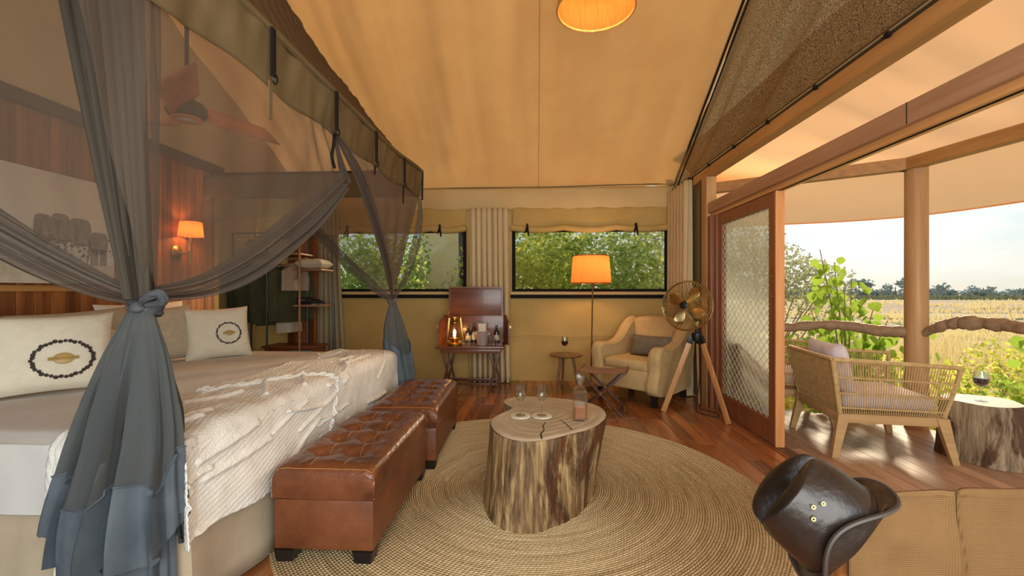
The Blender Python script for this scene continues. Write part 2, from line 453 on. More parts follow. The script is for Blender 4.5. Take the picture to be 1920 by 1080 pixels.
# hanging flap of the roof over the windows
fv = MB()
fv.grid(lambda u, v: (lerp(-2.98, XR, u), YB - .05 - .03 * math.sin(PI * v) + .008 * nz(u * 22, v * 2, 2), lerp(EZ - .015, 2.36, v) + .006 * nz(u * 10, v, 3)), 120, 8)
solidify(struct(fv, 'eave_flap', VALC, wb, smooth=True), .004)
BLINDC = mat('blind_cloth', (0.42, 0.28, 0.09), (0.48, 0.33, 0.12), rough=0.85, scale=2.5, spec=.1)
def window(nm, x0, x1, ties, tint):
    w = MB(); y = YB - .01
    w.bb((x0, y - .02, WZ0), (x0 + .045, y + .03, WZ1)); w.bb((x1 - .045, y - .02, WZ0), (x1, y + .03, WZ1))
    w.bb((x0 + .045, y - .02, WZ0), (x1 - .045, y + .03, WZ0 + .04)); w.bb((x0 + .045, y - .02, WZ1 - .04), (x1 - .045, y + .03, WZ1))
    o = struct(w, nm, DARKC)
    struct(MB().bb((x0 + .045, y, WZ0 + .04), (x1 - .045, y + .006, WZ1 - .04)), 'insect_screen', SCREEN, o)
    # the canvas strip and black webbing below the opening
    struct(MB().bb((x0 - .02, y - .025, 1.195), (x1 + .02, y - .012, 1.236)), 'window_sill_cloth', VALC, o)
    struct(MB().bb((x0 - .02, y - .028, 1.145), (x1 + .02, y - .012, 1.196)), 'window_webbing', DARKC, o)
    # rolled blind: flat upper cloth, then the sagging roll
    up = MB(); up.grid(lambda u, v: (lerp(x0, x1, u), y - .045 - .02 * v + .006 * nz(u * 9, v * 3, 1), lerp(2.40, 2.135, v) - .03 * v * math.sin(PI * ((u * (len(ties) + 1)) % 1))), 60, 6)
    solidify(struct(up, 'blind_cloth', BLINDC, o, smooth=True), .004)
    pts = []; rad = []
    for i in range(61):
        u = i / 60; s_ = math.sin(PI * ((u * (len(ties) + 1)) % 1.0))
        pts.append((lerp(x0 - .01, x1 + .01, u), y - .075, 2.115 - .035 * s_)); rad.append(0.045 + .006 * nz(u * 14, 2, 3))
    struct(MB().tube(pts, rad, 10), 'blind_roll', BLINDC, o, smooth=True)
    for tx in ties:
        t = MB().lathe([(0.052, -.012), (0.055, -.012), (0.055, .012), (0.052, .012)], (tx, y - .075, 2.10), 14, (1, 0, 0), cap=False)
        t.bar((tx, y - .135, 2.16), (tx + .02, y - .14, 1.99), .022, .005, (0, 1, 0)); t.bar((tx, y - .13, 2.12), (tx - .03, y - .137, 2.03), .02, .005, (0, 1, 0))
        struct(t, 'blind_tie', DARKC, o)
    return o
window('window_1', W1[0], W1[1], (-2.62, -1.95, -1.32), 0)
window('window_2', W2[0], W2[1], (-.12, 1.34), 0)

# ---------------------------------------------------------------- left: plank wall behind the bed, canvas above it
pw_ = 0.10
wl = struct(MB().bb((XL - .06, YF, 0), (XL - .02, YC, 2.45)), 'wall_left', DARKW)
o = MB().box((0, 0, 0), (0.022, pw_ - .004, 2.44), None, .003).build('wall_plank', PLANKW, None, smooth=False); PM = o.data; bpy.data.objects.remove(o)
y = YC - pw_ / 2
while y > 1.2:
    piece(PM, 'wall_plank', (XL - .012 + .002 * rr.random(), y, 1.222), wl, (0, 0, PI * (rr.random() < .5)))
    y -= pw_
struct(MB().bb((XL - .03, 1.1, 1.245), (XL + .012, YC, 1.285), .004), 'baseboard_left', BEAMW)
struct(MB().bb((XL - .06, YF, 2.445), (XL + .05, YC + .02, 2.53), .006), 'trim_1', DARKW)
# canvas gable over the plank wall
lg = MB(); lg.grid(lambda u, v: (XL - .05 - .25 * v + fold(lerp(YF, YB, u), v * 3, .05, 1.2, 3), lerp(YF, YB, u), lerp(2.5, 4.9, v)), 70, 30)
struct(lg, 'wall_left_gable', mat('gable_canvas', (0.50, 0.335, 0.155), (0.56, 0.38, 0.18), rough=.9, scale=1.5, translucent=.25, spec=.1), smooth=True)
# dressing corner: outer wall of canvas, some planking
ow = MB(); ow.grid(lambda u, v: (XN + .015 * nz(u * 5, v * 4, 1), lerp(YC - .1, YB + .02, u), lerp(0, 2.9, v)), 24, 24)
struct(ow, 'wall_left_outer', WALLC, smooth=True)
struct(MB().bb((XN, YC - .06, 0), (XL - .0, YC - .0, 2.45)), 'wall_left_return', WALLC)
wp = struct(MB().bb((-3.52, YB - .035, 0), (-2.95, YB - .02, 2.3)), 'wall_back_planking', DARKW)
o = MB().box((0, 0, 0), (0.09, .02, 2.28), None, .003).build('wall_plank', PLANKW, None, smooth=False); PM2 = o.data; bpy.data.objects.remove(o)
for k in range(6): piece(PM2, 'wall_plank', (-3.47 + .094 * k, YB - .045, 1.15), wp, (0, 0, PI * (k % 2)))
# dark beam across the end of the bed wall, with a strip of net under it
struct(MB().bb((XL - .05, YC - .02, 2.40), (-1.36, YC + .05, 2.475), .005), 'trim_2', DARKW)

# ---------------------------------------------------------------- right: beam, mesh gable, header, jamb, sliding door
struct(MB().bar((XR - .005, YF, 2.535), (XR - .005, 5.32, 2.535), .10, .10, bev=.006), 'trim_beam', BEAMW)
struct(MB().bb((XR - .06, YF, 2.585), (XR + .03, YB, 2.625)), 'trim_mesh_batten', DARKW)
struct(MB().tube([(XR - .065, YF, 2.60), (XR - .065, 5.6, 2.60)], .006, 6), 'trim_wire', mat('steel_wire', (.62, .58, .42), rough=.3, metal=.8), smooth=True)
for k in range(9):
    struct(MB().bb((XR - .075, .6 + .6 * k, 2.575), (XR - .05, .63 + .6 * k, 2.60)), 'trim_clip', DARKC)
MESHC = mat('shade_cloth', (0.09, 0.062, 0.032), (0.42, 0.31, 0.165), rough=.95, scale=120, stretch=(1, 1.0, 1.0), detail=3, lo=.38, hi=.62, bump=.6, bscale=120, spec=.05, translucent=.25)
gm = MB()
def gable(u, v):
    y = lerp(YB, YF, u); top = max(2.63, EZ + (RIDGE_Z - EZ) * (YB - y) / (YB - RIDGE_Y) if y > RIDGE_Y else EZ + (RIDGE_Z - EZ) * (y - YF) / (RIDGE_Y - YF))
    zz = lerp(2.61, top, v)
    d = .075 * nz(y * 1.0 + zz * 2.6, (y * .6 - zz) * .6, 2) + .028 * nz(y * 3 + zz * 6, (y - zz) * .5, 5)
    return (XR + d * sm(0, .1, v), y, zz)
gm.grid(gable, 120, 30)
struct(gm, 'wall_right_gable', MESHC, smooth=True)
# black webbing edges where the mesh meets the roof
eb = MB()
for off, wd in ((0.0, .055), (.13, .03)):
    p = []
    for i in range(25):
        y = lerp(YB - .05, RIDGE_Y, i / 24); z = EZ + (RIDGE_Z - EZ) * (YB - y) / (YB - RIDGE_Y)
        p.append((XR - .022, y - off * .55, z - .01 - off * .6 + .012 * nz(i * .8, off, 3)))
    for a, b in zip(p, p[1:]): eb.bar(a, b, .006, wd, (0, .5, .86))
struct(eb, 'trim_gable_edge', DARKC)
# header that carries the sliding track
hd = struct(MB().bb((XR - .045, YF, 2.085), (XR + .06, 5.14, 2.195), .004), 'trim_header', TRACKW)
struct(MB().bb((XR - .012, YF, 2.045), (XR + .075, 5.14, 2.086), .003), 'track_guide', wood('guide_wood', (.58, .27, .09), (.70, .36, .14), 'y', rough=.3), hd)
struct(MB().bb((XR + .02, YF, 2.040), (XR + .03, 5.14, 2.0455)), 'track_slot', DARKC, hd)
for yj in (2.32,):
    struct(MB().bb((XR - .0465, yj, 2.087), (XR - .044, yj + .004, 2.193)), 'header_joint', DARKC, hd)
# corner post and jamb
struct(MB().bb((XR - .055, 4.90, 0), (XR + .05, 5.05, 2.49), .005), 'trim_post', POSTW)
struct(MB().bb((XR - .06, 5.05, 0), (XR + .05, 5.10, 2.49)), 'trim_post_edge', DARKW)
jm = struct(MB().bb((XR - .02, 4.72, 0), (XR + .075, 4.80, 2.05), .004), 'trim_jamb', DOORW)
struct(MB().bb((XR - .05, 4.80, 0), (XR - .0, 4.90, 2.05), .004), 'jamb_board', DOORW, jm)
# dark canvas between the post and the back corner
struct(MB().bb((XR + .0, 5.10, 0), (XR + .02, YB, 2.6)), 'wall_right', mat('corner_canvas', (.30, .22, .10), (.34, .25, .12), rough=.9, scale=2))

# sliding door leaf: stiles, rails, mesh and glass
d1 = empty('door_1', (XR + .02, 4.2, 0.013), None, None); d1['kind'] = 'structure'
y0, y1 = 3.62, 4.72; xa, xb = XR - .005, XR + .045
struct(MB().bb((xa, y0, .013), (xb, y0 + .10, 2.04), .004), 'door_stile', DOORW, d1)
struct(MB().bb((xa, y1 - .09, .013), (xb, y1, 2.04), .004), 'door_stile', DOORW, d1)
struct(MB().bb((xa, y0 + .10, .013), (xb, y1 - .09, .20), .004), 'door_rail', DOORW, d1)
struct(MB().bb((xa, y0 + .10, 1.93), (xb, y1 - .09, 2.04), .004), 'door_rail', DOORW, d1)
struct(MB().bb((xa - .006, y0 - .022, .013), (xb + .012, y0 - .001, 2.04), .003), 'door_edge_strip', wood('edge_wood', (.55, .22, .07), (.68, .32, .12), 'z', rough=.35), d1, label='orange wooden edge strip')
gz0, gz1, gy0, gy1 = .205, 1.925, y0 + .105, y1 - .095
struct(MB().bb((xb - .014, gy0, gz0), (xb - .009, gy1, gz1)), 'glass_pane', DOORPANE, d1)
# expanded diamond mesh in front of the glass
dm = MB(); px_, pz_ = .092, .078
def strand(ya, za, yb, zb):
    dm.bar((xa + .012, ya, za), (xa + .012, yb, zb), .0035, .0035, (1, 0, 0))
ny = int((gy1 - gy0) / px_) + 1; nzz = int((gz1 - gz0) / pz_) + 1
for i in range(ny):
    for j in range(nzz):
        ya, za = gy0 + i * px_, gz0 + j * pz_; yb, zb = min(ya + px_, gy1), min(za + pz_, gz1); ym, zm = (ya + yb) / 2, (za + zb) / 2
        for q in ((ya, zm, ym, za), (ym, za, yb, zm), (yb, zm, ym, zb), (ym, zb, ya, zm)): strand(*q)
dmo = struct(dm, 'diamond_mesh', mat('mesh_wire', (.62, .64, .56), rough=.4), d1); dmo['kind'] = 'stuff'
for z in (1.36, 1.2):
    struct(MB().lathe([(.016, 0), (.016, .004), (.008, .006), (.002, .006)], (xa, y0 + .05, z), 12, (-1, 0, 0)), 'door_lock', mat('old_brass', (.50, .33, .12), rough=.35, metal=1.0), d1, smooth=True, label='round brass lock plate')
BRASS = MATS['old_brass']

# ---------------------------------------------------------------- veranda: post, beams, canvas, rail
PP = (3.455, 4.22)
struct(MB().tube([(PP[0], PP[1], -.09), (PP[0], PP[1], 1.2), (PP[0], PP[1], 2.43)], [.088, .086, .084], 20), 'trim_veranda_post', POSTW, smooth=True)
struct(MB().bar((2.0, 5.12, 2.405), (3.46, 4.20, 2.405), .10, .11, bev=.006), 'trim_veranda_beam', BEAMW)
struct(MB().bar((3.39, 4.30, 2.405), (3.72, 2.4, 2.405), .10, .11, bev=.006), 'trim_veranda_beam', BEAMW)
struct(MB().bar((3.72, 2.4, 2.405), (4.4, .8, 2.405), .10, .11, bev=.006), 'trim_veranda_beam', BEAMW)
inner = [(XR + .05, 6.1), (XR + .05, 4.0), (XR + .05, 2.0), (XR + .05, .2), (XR + .05, YF)]
mid = [(2.0, 5.18), (3.45, 4.26), (3.75, 2.4), (4.4, .8), (4.6, YF)]
outer = [(2.7, 7.3), (5.15, 6.25), (5.9, 3.1), (6.6, .8), (6.9, YF)]
cn = MB()
def ring(A, za, B, zb, amp, sd):
    def f(u, v):
        a = poly_at([(*q, za) for q in A], u); b = poly_at([(*q, zb) for q in B], u); p = a.lerp(b, v)
        p.z += amp * (nz(u * 16, v * 1.2, sd) + .6 * nz(u * 38, v * 2, sd + 3)) * math.sin(PI * min(1, v * 1.0)) - .05 * math.sin(PI * v) * (amp > 0)
        return p
    cn.grid(f, 90, 16)
ring(inner, 3.05, mid, 2.475, .045, 1)
ring(mid, 2.47, outer, 2.27, .02, 7)
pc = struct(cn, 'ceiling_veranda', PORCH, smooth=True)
struct(MB().tube([poly_at([(*q, 2.265) for q in outer], i / 40) for i in range(41)], .012, 6), 'canvas_hem', PORCH, pc, smooth=True)
# ================================================================ bed
SHEET = mat('white_sheet', (0.56, 0.54, 0.505), (0.62, 0.60, 0.56), rough=.85, scale=3, bump=.25, bscale=5, spec=.1)
THROWM = mat('cream_throw', (0.66, 0.635, 0.575), (0.77, 0.75, 0.69), rough=.95, scale=10, bump=.5, bscale=140, spec=.05)
SKIRT = mat('taupe_skirt', (0.36, 0.29, 0.20), (0.42, 0.34, 0.24), rough=.9, scale=3, bump=.2, bscale=9, spec=.1)
LINEN = mat('cream_linen', (0.64, 0.58, 0.45), (0.69, 0.63, 0.50), rough=.9, scale=20, weave=.3, wscale=900, spec=.1)
TAUPEL = mat('taupe_linen', (0.42, 0.35, 0.25), (0.47, 0.40, 0.29), rough=.9, scale=20, weave=.3, wscale=900, spec=.1)
WHITEP = mat('white_pillow', (0.66, 0.58, 0.48), (0.72, 0.64, 0.54), rough=.9, scale=4, bump=.2, bscale=8, spec=.1)
BX0, BX1, BY0, BY1, BT = -3.24, -1.30, 1.57, 3.93, 0.70
bed = empty('bed', ((BX0 + BX1) / 2, (BY0 + BY1) / 2, 0), 'wide bed with white sheet and taupe skirt beside the plank wall', 'bed')
def rbox(lo, hi, r, n=6):
    """soft box: superellipse cross-section in plan, rounded top edges"""
    return None
MB().bb((BX0, BY0 + .02, .02), (BX1 - .02, BY1 - .02, .34), .02).build('bed_base', SKIRT, bed)
MB().bb((BX0, BY0 + .015, .34), (BX1 - .015, BY1 - .015, BT - .01), .06).build('mattress', SHEET, bed)
# skirt with box pleats round the foot and near side
def skirt_fn(u, v):
    per = [(BX0, BY0), (BX1, BY0), (BX1, BY1), (BX0, BY1)]
    L = [BX1 - BX0, BY1 - BY0, BX1 - BX0]; t = u * sum(L); k = 0
    while k < 2 and t > L[k]: t -= L[k]; k += 1
    a, b = Vector(per[k]), Vector(per[k + 1]); p = a.lerp(b, t / L[k]); nrm = Vector([(0, -1), (1, 0), (0, 1)][k])
    q = p + nrm * (.012 + (1 - .8 * v) * (.05 * abs(nz(u * 30, .3, 4)) + .03 * math.sin(u * 70)))
    return (q.x, q.y, lerp(.012, .41, v))
sk = MB(); sk.grid(skirt_fn, 260, 5); solidify(sk.build('bed_skirt', SKIRT, bed), .004)
# sheet: top and near side drop, soft edge
def sheet_fn(u, v):
    x = lerp(BX0 + .01, BX1 + .005, u); s_ = v * (BY1 - BY0 + .50)
    d = .35
    if s_ < d: y, z = BY0 - .012, BT - d + s_
    elif s_ < d + (BY1 - BY0): y, z = BY0 + s_ - d, BT
    else: y, z = BY1 + .012, BT - (s_ - d - (BY1 - BY0))
    if z >= BT - .001:
        e = min(y - BY0, BY1 - y, .07) / .07; z -= .045 * (1 - math.sqrt(max(0, 1 - (1 - e) ** 2)))
        z += .008 * nz(x * 3, y * 3, 2)
    else: y += .008 * nz(x * 6, z * 5, 3) * (1 if y < 2 else -1); z -= .01 * nz(x * 2, 1, 1)
    return (x, y, z)
sh = MB(); sh.grid(sheet_fn, 60, 80); sh.build('bed_sheet', SHEET, bed, angle=80)
MB().bb((BX0 - .03, BY0 - .02, .3), (BX0 + .02, BY1 + .02, 1.02), .015).build('headboard', PLANKW, bed)

# cream throw over the foot of the bed, ridged and fringed
TX = -1.76
trng = R(11); ridges = []
for k in range(44):
    a0, b0 = trng.uniform(.05, 1.0), trng.uniform(.1, 2.4); an = trng.uniform(1.2, 2.2); L = trng.uniform(.15, .45)
    ridges.append((a0, b0, a0 + L * math.cos(an), b0 + L * math.sin(an), trng.uniform(.007, .015)))
def seg_d(p, s_):
    ax, ay, bx, by, w = s_; dx, dy = bx - ax, by - ay; t = max(0, min(1, ((p[0] - ax) * dx + (p[1] - ay) * dy) / (dx * dx + dy * dy)))
    return math.hypot(p[0] - ax - t * dx, p[1] - ay - t * dy)
A_TOP = BX1 - TX; A_ALL = A_TOP + .47; B_N = .50; B_ALL = B_N + (BY1 - BY0) + .12
def throw_pt(a, b):
    da = max(0.0, a - A_TOP); db = max(0.0, B_N - b); dc = max(0.0, b - (B_N + BY1 - BY0))
    rad = .07
    x = TX + min(a, A_TOP); y = BY0 + min(max(b - B_N, 0), BY1 - BY0); z = BT + .014
    h = .0
    def drop(d):        # quarter-round, then straight down: (outward, down)
        q = rad * PI / 2
        if d < q: return rad * math.sin(d / rad), rad * (1 - math.cos(d / rad))
        return rad, rad + d - q
    oa, za = drop(da) if da else (0, 0); ob, zb = drop(db) if db else (0, 0); oc, zc = drop(dc) if dc else (0, 0)
    if da and db: 
        m = max(za, zb); sp = min(da, db) * .22; oa = min(oa, .07) + sp; ob = min(ob, .07) + sp; za, zb = m, 0
    x += oa - .035; y += -ob + .035 * (ob > 0) + oc - .035 * (oc > 0); z -= max(za, zb, zc)
    wv = .012 * nz(b * 3.2, a * 1.4, 6) + .006 * nz(b * 8, a * 5, 7)
    rid = 0.0
    for s_ in ridges:
        d = seg_d((a, b), s_)
        if d < .03: rid = max(rid, .017 * math.exp(-(d / s_[4]) ** 2))
    fine = 0.0016 * math.sin((b * .35 + a) * 260 + 3 * nz(a * 4, b * 2, 1))
    if a < A_TOP: fine += .012 * abs(nz(a * 15 + .4 * b, b * 1.1, 8)) * sm(A_TOP, A_TOP * .35, a) + .006 * abs(nz(a * 34, b * 1.6, 9))
    disp = wv + rid + fine
    drp = max(za, zb, zc)
    if drp < .04: z += disp
    elif za >= zb and da: x += disp + .05 * sm(.05, .45, da) * nz(b * 2.3, .5, 3)
    elif db: y -= disp + .05 * sm(.05, .45, db) * nz(a * 3.0, 4.5, 3)
    else: y += disp
    return Vector((x, y, z))
tw = MB()
def throw_fn(u, v):
    b = v * B_ALL
    aL = A_ALL - .0 + .05 * nz(b * 2.4, 2, 2) + .10 * sm(1.7, 2.6, b) - .05 * sm(1.1, .4, b)
    a = lerp(0.03 * nz(b * 3, 1, 1), aL, u)
    b0 = .30 * sm(A_TOP - .12, A_TOP + .10, a)
    return throw_pt(a, b0 + b * (1 - b0 / B_ALL) + .02 * nz(a * 4, 3, 3) * (v < .5))
tw.grid(throw_fn, 180, 330)
bth = empty('bed_throw', (-1.5, 2.7, BT), 'cream ridged throw with knotted fringe draped over the bed foot', 'throw')
solidify(tw.build('throw_cloth', THROWM, bth, angle=80), .005)
fr = MB(); frr = R(5)
for k in range(24):      # knotted fringe along the near hem
    a = .03 + k * .019
    p = throw_pt(a, .012); q = p + Vector((frr.uniform(-.01, .01), -.004, -.10 - .05 * frr.random()))
    fr.tube([p, p.lerp(q, .3), p.lerp(q, .4), p.lerp(q, .5), q], [.003, .006, .009, .006, .002], 5)
fr.build('fringe', THROWM, bth)['kind'] = 'stuff'
# twisted cord laid across the throw
def cordpath(t):
    q = poly_at([(0.03, 1.15, 0), (0.20, 1.36, 0), (.36, 1.62, 0), (.56, 1.68, 0), (.78, 1.60, 0), (.86, 1.58, 0)], t)
    return throw_pt(q[0], q[1])
cd = MB()
for ph in (0, PI):
    pts = []
    for i in range(90):
        t = i / 89; p = cordpath(t); o_ = Vector((.6, 0, .8)) * .010 + Vector((math.cos(i * .62 + ph) * .009, math.sin(i * .62 + ph) * .009, math.sin(i * .62 + ph) * .006))
        pts.append(p + o_)
    cd.tube(pts, .0095, 5)
cd.build('twisted_cord', THROWM, bth)
tf = MB()
for k in range(9):
    p = cordpath(1.0); tf.tube([p, p + Vector((.02, frr.uniform(-.02, .02), -.07))], [.004, .001], 4)
for k in range(10):
    t = k / 10; p = cordpath(t); tf.tube([p + Vector((.01, 0, .01)), p + Vector((.025, frr.uniform(-.03, .03), -.03))], [.003, .001], 4)
tf.build('tufts', THROWM, bth)['kind'] = 'stuff'

# ---------------------------------------------------------------- pillows
def place(c, nrm, up):
    n_ = Vector(nrm).normalized(); u_ = Vector(up); u_ = (u_ - n_ * u_.dot(n_)).normalized(); r_ = u_.cross(n_)
    c = Vector(c)
    return lambda a, b, t: c + r_ * a + u_ * b + n_ * t
BEADS = mat('dark_beads', (.035, .022, .018), rough=.4); BEAN = mat('carved_bead', (.42, .28, .09), rough=.45)
def cushion(name, c, nrm, up, W, H, T, m, label, cat='cushion', group=None, beads=None, seed=0.0, wr=.008, flange=0.0):
    e = empty(name, c, label, cat, group)
    fn = place(c, nrm, up)
    b = MB(); pillow(b, W, H, T, fn, 22, 22, wr, seed); b.build('cover', m, e, angle=70)
    if beads:
        ox, oy, ra, rb = beads
        def surf(a, b_):
            u, v = a / W + .5, b_ / H + .5; ee = max(0, (1 - (2 * u - 1) ** 4) * (1 - (2 * v - 1) ** 4))
            return T / 2 * ee ** .45 + .004
        mm = MB(); nb = 38
        for k in range(nb):
            q = 2 * PI * k / nb; s_ = 1 + .03 * math.sin(k * 2.4); a, b_ = ox + ra * s_ * math.cos(q), oy + rb * s_ * math.sin(q)
            mm.ball(fn(a, b_, surf(a, b_)), ra * .085 + .001 * math.sin(k * 1.9), 6, 4)
        mm.build('bead_ring', BEADS, e)
        q = MB(); t0 = surf(ox, oy)
        q.grid(lambda u, v: fn(ox + ra * .36 * math.cos(2 * PI * u) * math.sin(PI * v), oy + ra * .26 * math.sin(2 * PI * u) * math.sin(PI * v), t0 + .006 - .006 * math.cos(PI * v)), 12, 6, cu=True)
        for k in (-1, 0, 1): q.tube([fn(ox - ra * .5, oy + k * ra * .05, t0 + .012), fn(ox + ra * .5, oy + k * ra * .05, t0 + .012)], .0025, 4)
        q.build('carved_bead', BEAN, e)
    return e
cushion('cushion', (-2.60, 2.22, .915), (.70, -.62, .30), (-.18, .14, 1), .54, .43, .15, LINEN, 'large cream cushion with oval bead ring, near end of the bed', 'cushion', 'bead ring cushions', (.06, -.05, .115, .095), 1.0)
cushion('cushion', (-2.63, 3.53, .90), (.72, -.66, .26), (-.16, .1, 1), .47, .43, .15, LINEN, 'small cream cushion with round bead ring, far end of the bed', 'cushion', 'bead ring cushions', (.06, -.02, .085, .085), 4.0)
cushion('pillow', (-2.95, 1.95, .93), (.95, -.1, .25), (-.2, 0, 1), .70, .46, .16, TAUPEL, 'taupe pillow standing behind the large bead ring cushion', 'pillow', 'taupe pillows on the bed', None, 7.0)
cushion('pillow', (-2.92, 2.66, .91), (.93, -.25, .25), (-.2, 0, 1), .66, .44, .16, TAUPEL, 'taupe pillow in the middle of the bed', 'pillow', 'taupe pillows on the bed', None, 9.0)
cushion('pillow', (-2.88, 3.22, .91), (.93, -.35, .25), (-.2, 0, 1), .56, .43, .16, TAUPEL, 'taupe pillow standing behind the small bead ring cushion', 'pillow', 'taupe pillows on the bed', None, 12.0)
cushion('pillow', (-3.08, 3.35, .93), (.97, -.1, .2), (-.15, 0, 1), .72, .46, .16, WHITEP, 'white pillow at the back, far side of the headboard', 'pillow', 'white pillows on the bed', None, 15.0)
cushion('pillow', (-2.78, 2.62, .86), (.90, -.3, .35), (-.3, .35, 1), .40, .36, .13, WHITEP, 'white pillow leaning at the middle of the bed', 'pillow', 'white pillows on the bed', None, 18.0)

# ================================================================ mosquito net and its canvas valance
NETC = net_mat('net_gauze', (0.27, 0.22, 0.175), 0.36, 0.55)
NETD = net_mat('net_gauze_layered', (0.155, 0.13, 0.108), 0.60, 0.45)
NETB = net_mat('net_gauze_tail', (0.135, 0.145, 0.145), 0.70, 0.4)
BORDER = mat('slate_border', (0.058, 0.074, 0.088), (0.085, 0.104, 0.122), rough=.6, scale=6, spec=.3, bump=.2, bscale=7)
VALM = mat('olive_valance', (0.185, 0.13, 0.062), (0.23, 0.165, 0.082), rough=.85, scale=3, spec=.1, translucent=.3)
ROOFNET = net_mat('roof_net', (0.16, 0.10, 0.055), 0.72, 0.5)
net = empty('mosquito_net', (-1.3, 2.6, 0), 'grey-brown mosquito net canopy gathered into knots around the bed', 'mosquito net')
CX, CY0, CY1, CT, CB = -1.07, 0.55, 4.10, 2.30, 2.09
# valance along the bed foot and across the far end
va = MB()
def val_fn(u, v):
    y = lerp(CY0, CY1, u); b = .016 * nz(y * 5, v * .8, 1) + .009 * nz(y * 13, v, 4)
    zt = CT + .06 * sm(3.2, 4.1, y); zb = CB + .012 * math.sin(y * 9) + .04 * sm(3.2, 4.1, y)
    return (CX + b - .03 * v, y, lerp(zt, zb, v))
va.grid(val_fn, 150, 10)
def val2(u, v):
    x = lerp(CX, -3.2, u)
    return (x, CY1 + .012 * nz(x * 6, v, 6), lerp(2.36, 2.13, v))
va.grid(val2, 60, 8)
solidify(va.build('valance', VALM, net, angle=80), .004)
MB().tube([(CX, lerp(CY0, CY1, i / 30), CT + .06 * sm(3.2, 4.1, lerp(CY0, CY1, i / 30)) + .008) for i in range(31)], .017, 8).build('valance_roll', VALM, net)
MB().bar((CX + .01, CY1, 2.37), (CX + .005, CY1, 2.10), .012, .012).build('corner_webbing', DARKC, net)
# sheer top rising from the valance towards its hanging line
tp = MB()
def top_fn(u, v):
    y = lerp(.5, CY1, u); hgt = poly_at([(0, 1.05, 0), (0, .62, 0), (0, .40, 0), (0, .26, 0), (0, .19, 0), (0, .12, 0), (0, .0, 0)], u)[1]
    x = CX - .10 * v + .014 * nz(y * 8 - v * 6, v * .5, 2) + .006 * math.sin(46 * (y + .5 * v))
    return (x, y, CT + .06 * sm(3.2, 4.1, y) + hgt * v)
tp.grid(top_fn, 120, 14); tp.build('net_top', ROOFNET, net, angle=80)
# straps with rings
def strap(y, L1, L2):
    b = MB(); x = CX + .03; zt = CT + .06 * sm(3.2, 4.1, y) - .01
    b.bar((x, y, zt), (x, y, zt - L1), .010, .026, (0, 1, 0)); s_ = b.build('strap', DARKC, net)
    b = MB(); b.tube([(x + .008, y + .016 * math.cos(q * PI / 6), zt - L1 - .012 + .02 * math.sin(q * PI / 6)) for q in range(12)], .004, 5, closed=True); b.build('ring', mat('black_iron', (.02, .02, .02), rough=.4, metal=.6), s_)
    b = MB(); b.bar((x - .01, y + .0, zt - L1 - .02), (x - .012, y + .0, zt - L1 - L2), .004, .024, (0, 1, 0)); b.build('strap_tail', VALM if y < 2 else DARKC, s_)
strap(1.70, .19, .17); strap(2.26, .20, .03); strap(2.84, .20, .08); strap(3.46, .20, .16)
# pleated strip following a path: gathered net
def strip(path, wide, folds, depth, nu=60, nw=24, seed=0.0, side=(0, 0, 1), out=(1, -.4, 0)):
    b = MB(); sd = Vector(side).normalized(); ou = Vector(out).normalized()
    P = [Vector(p) for p in path]
    def f(u, v):
        c = poly_at(P, u); w = wide(u)
        q = folds * 2 * PI * v + 1.4 * nz(u * 2.2, seed, v * 2); d = depth(u)
        return c + sd * (w * (v - .5) + .25 * d * math.sin(q * .5)) + ou * (d * math.sin(q))
    b.grid(f, nu, nw); return b
def pl(v): return lambda u: poly_at([(q, 0, 0) for q in v], u)[0]
KN = Vector((-1.385, 1.50, 1.205))          # near knot
# near foot panel, sheer, from the valance down to the swag
SW_U = [(-1.38, 1.50, 1.235), (-1.33, 1.70, 1.27), (-1.27, 1.90, 1.37), (-1.21, 2.10, 1.52), (-1.15, 2.30, 1.69), (-1.10, 2.50, 1.88)]
pn = MB()
def panel_fn(u, v):
    top = Vector((CX - .03, lerp(.95, 2.28, u), CB + .05)); bot = poly_at(SW_U, u)
    p = top.lerp(bot, v); k = math.sin(PI * v)
    g = .020 * nz(u * 9 + v * 2, v * .9, 3) * k + .010 * math.sin(30 * u + 9 * v) * v * (1 - v) * 2 + .02 * sm(.75, 1, u) * math.sin(70 * u) * k
    return p + Vector((g, -.3 * g, 0))
pn.grid(panel_fn, 130, 40); pn.build('net_panel', NETC, net, angle=80)
strip([p for p in SW_U[::1]], pl([.05, .10, .16, .19, .17, .10]), 3.6, pl([.012, .018, .022, .024, .024, .016]), 70, 48, 1.0, (-.25, 0, 1), (1, -.3, .1)).build('net_swag', NETD, net, angle=80)
# gather up to the strap at the middle of the foot
strip([(-1.10, 2.50, 1.90), (-1.085, 2.40, 1.98), (-1.075, 2.30, 2.09)], pl([.14, .06, .02]), 3, pl([.02, .012, .006]), 20, 30, 3.0, (0, .9, -.3), (1, 0, 0)).build('net_gather', NETD, net, angle=80)
MB().tube(curve([(-1.07, 2.30, 2.10), (-1.06, 2.27, 2.02), (-1.06, 2.25, 1.95), (-1.065, 2.29, 1.90)], 12), .008, 6).build('net_tie', DARKC, net)
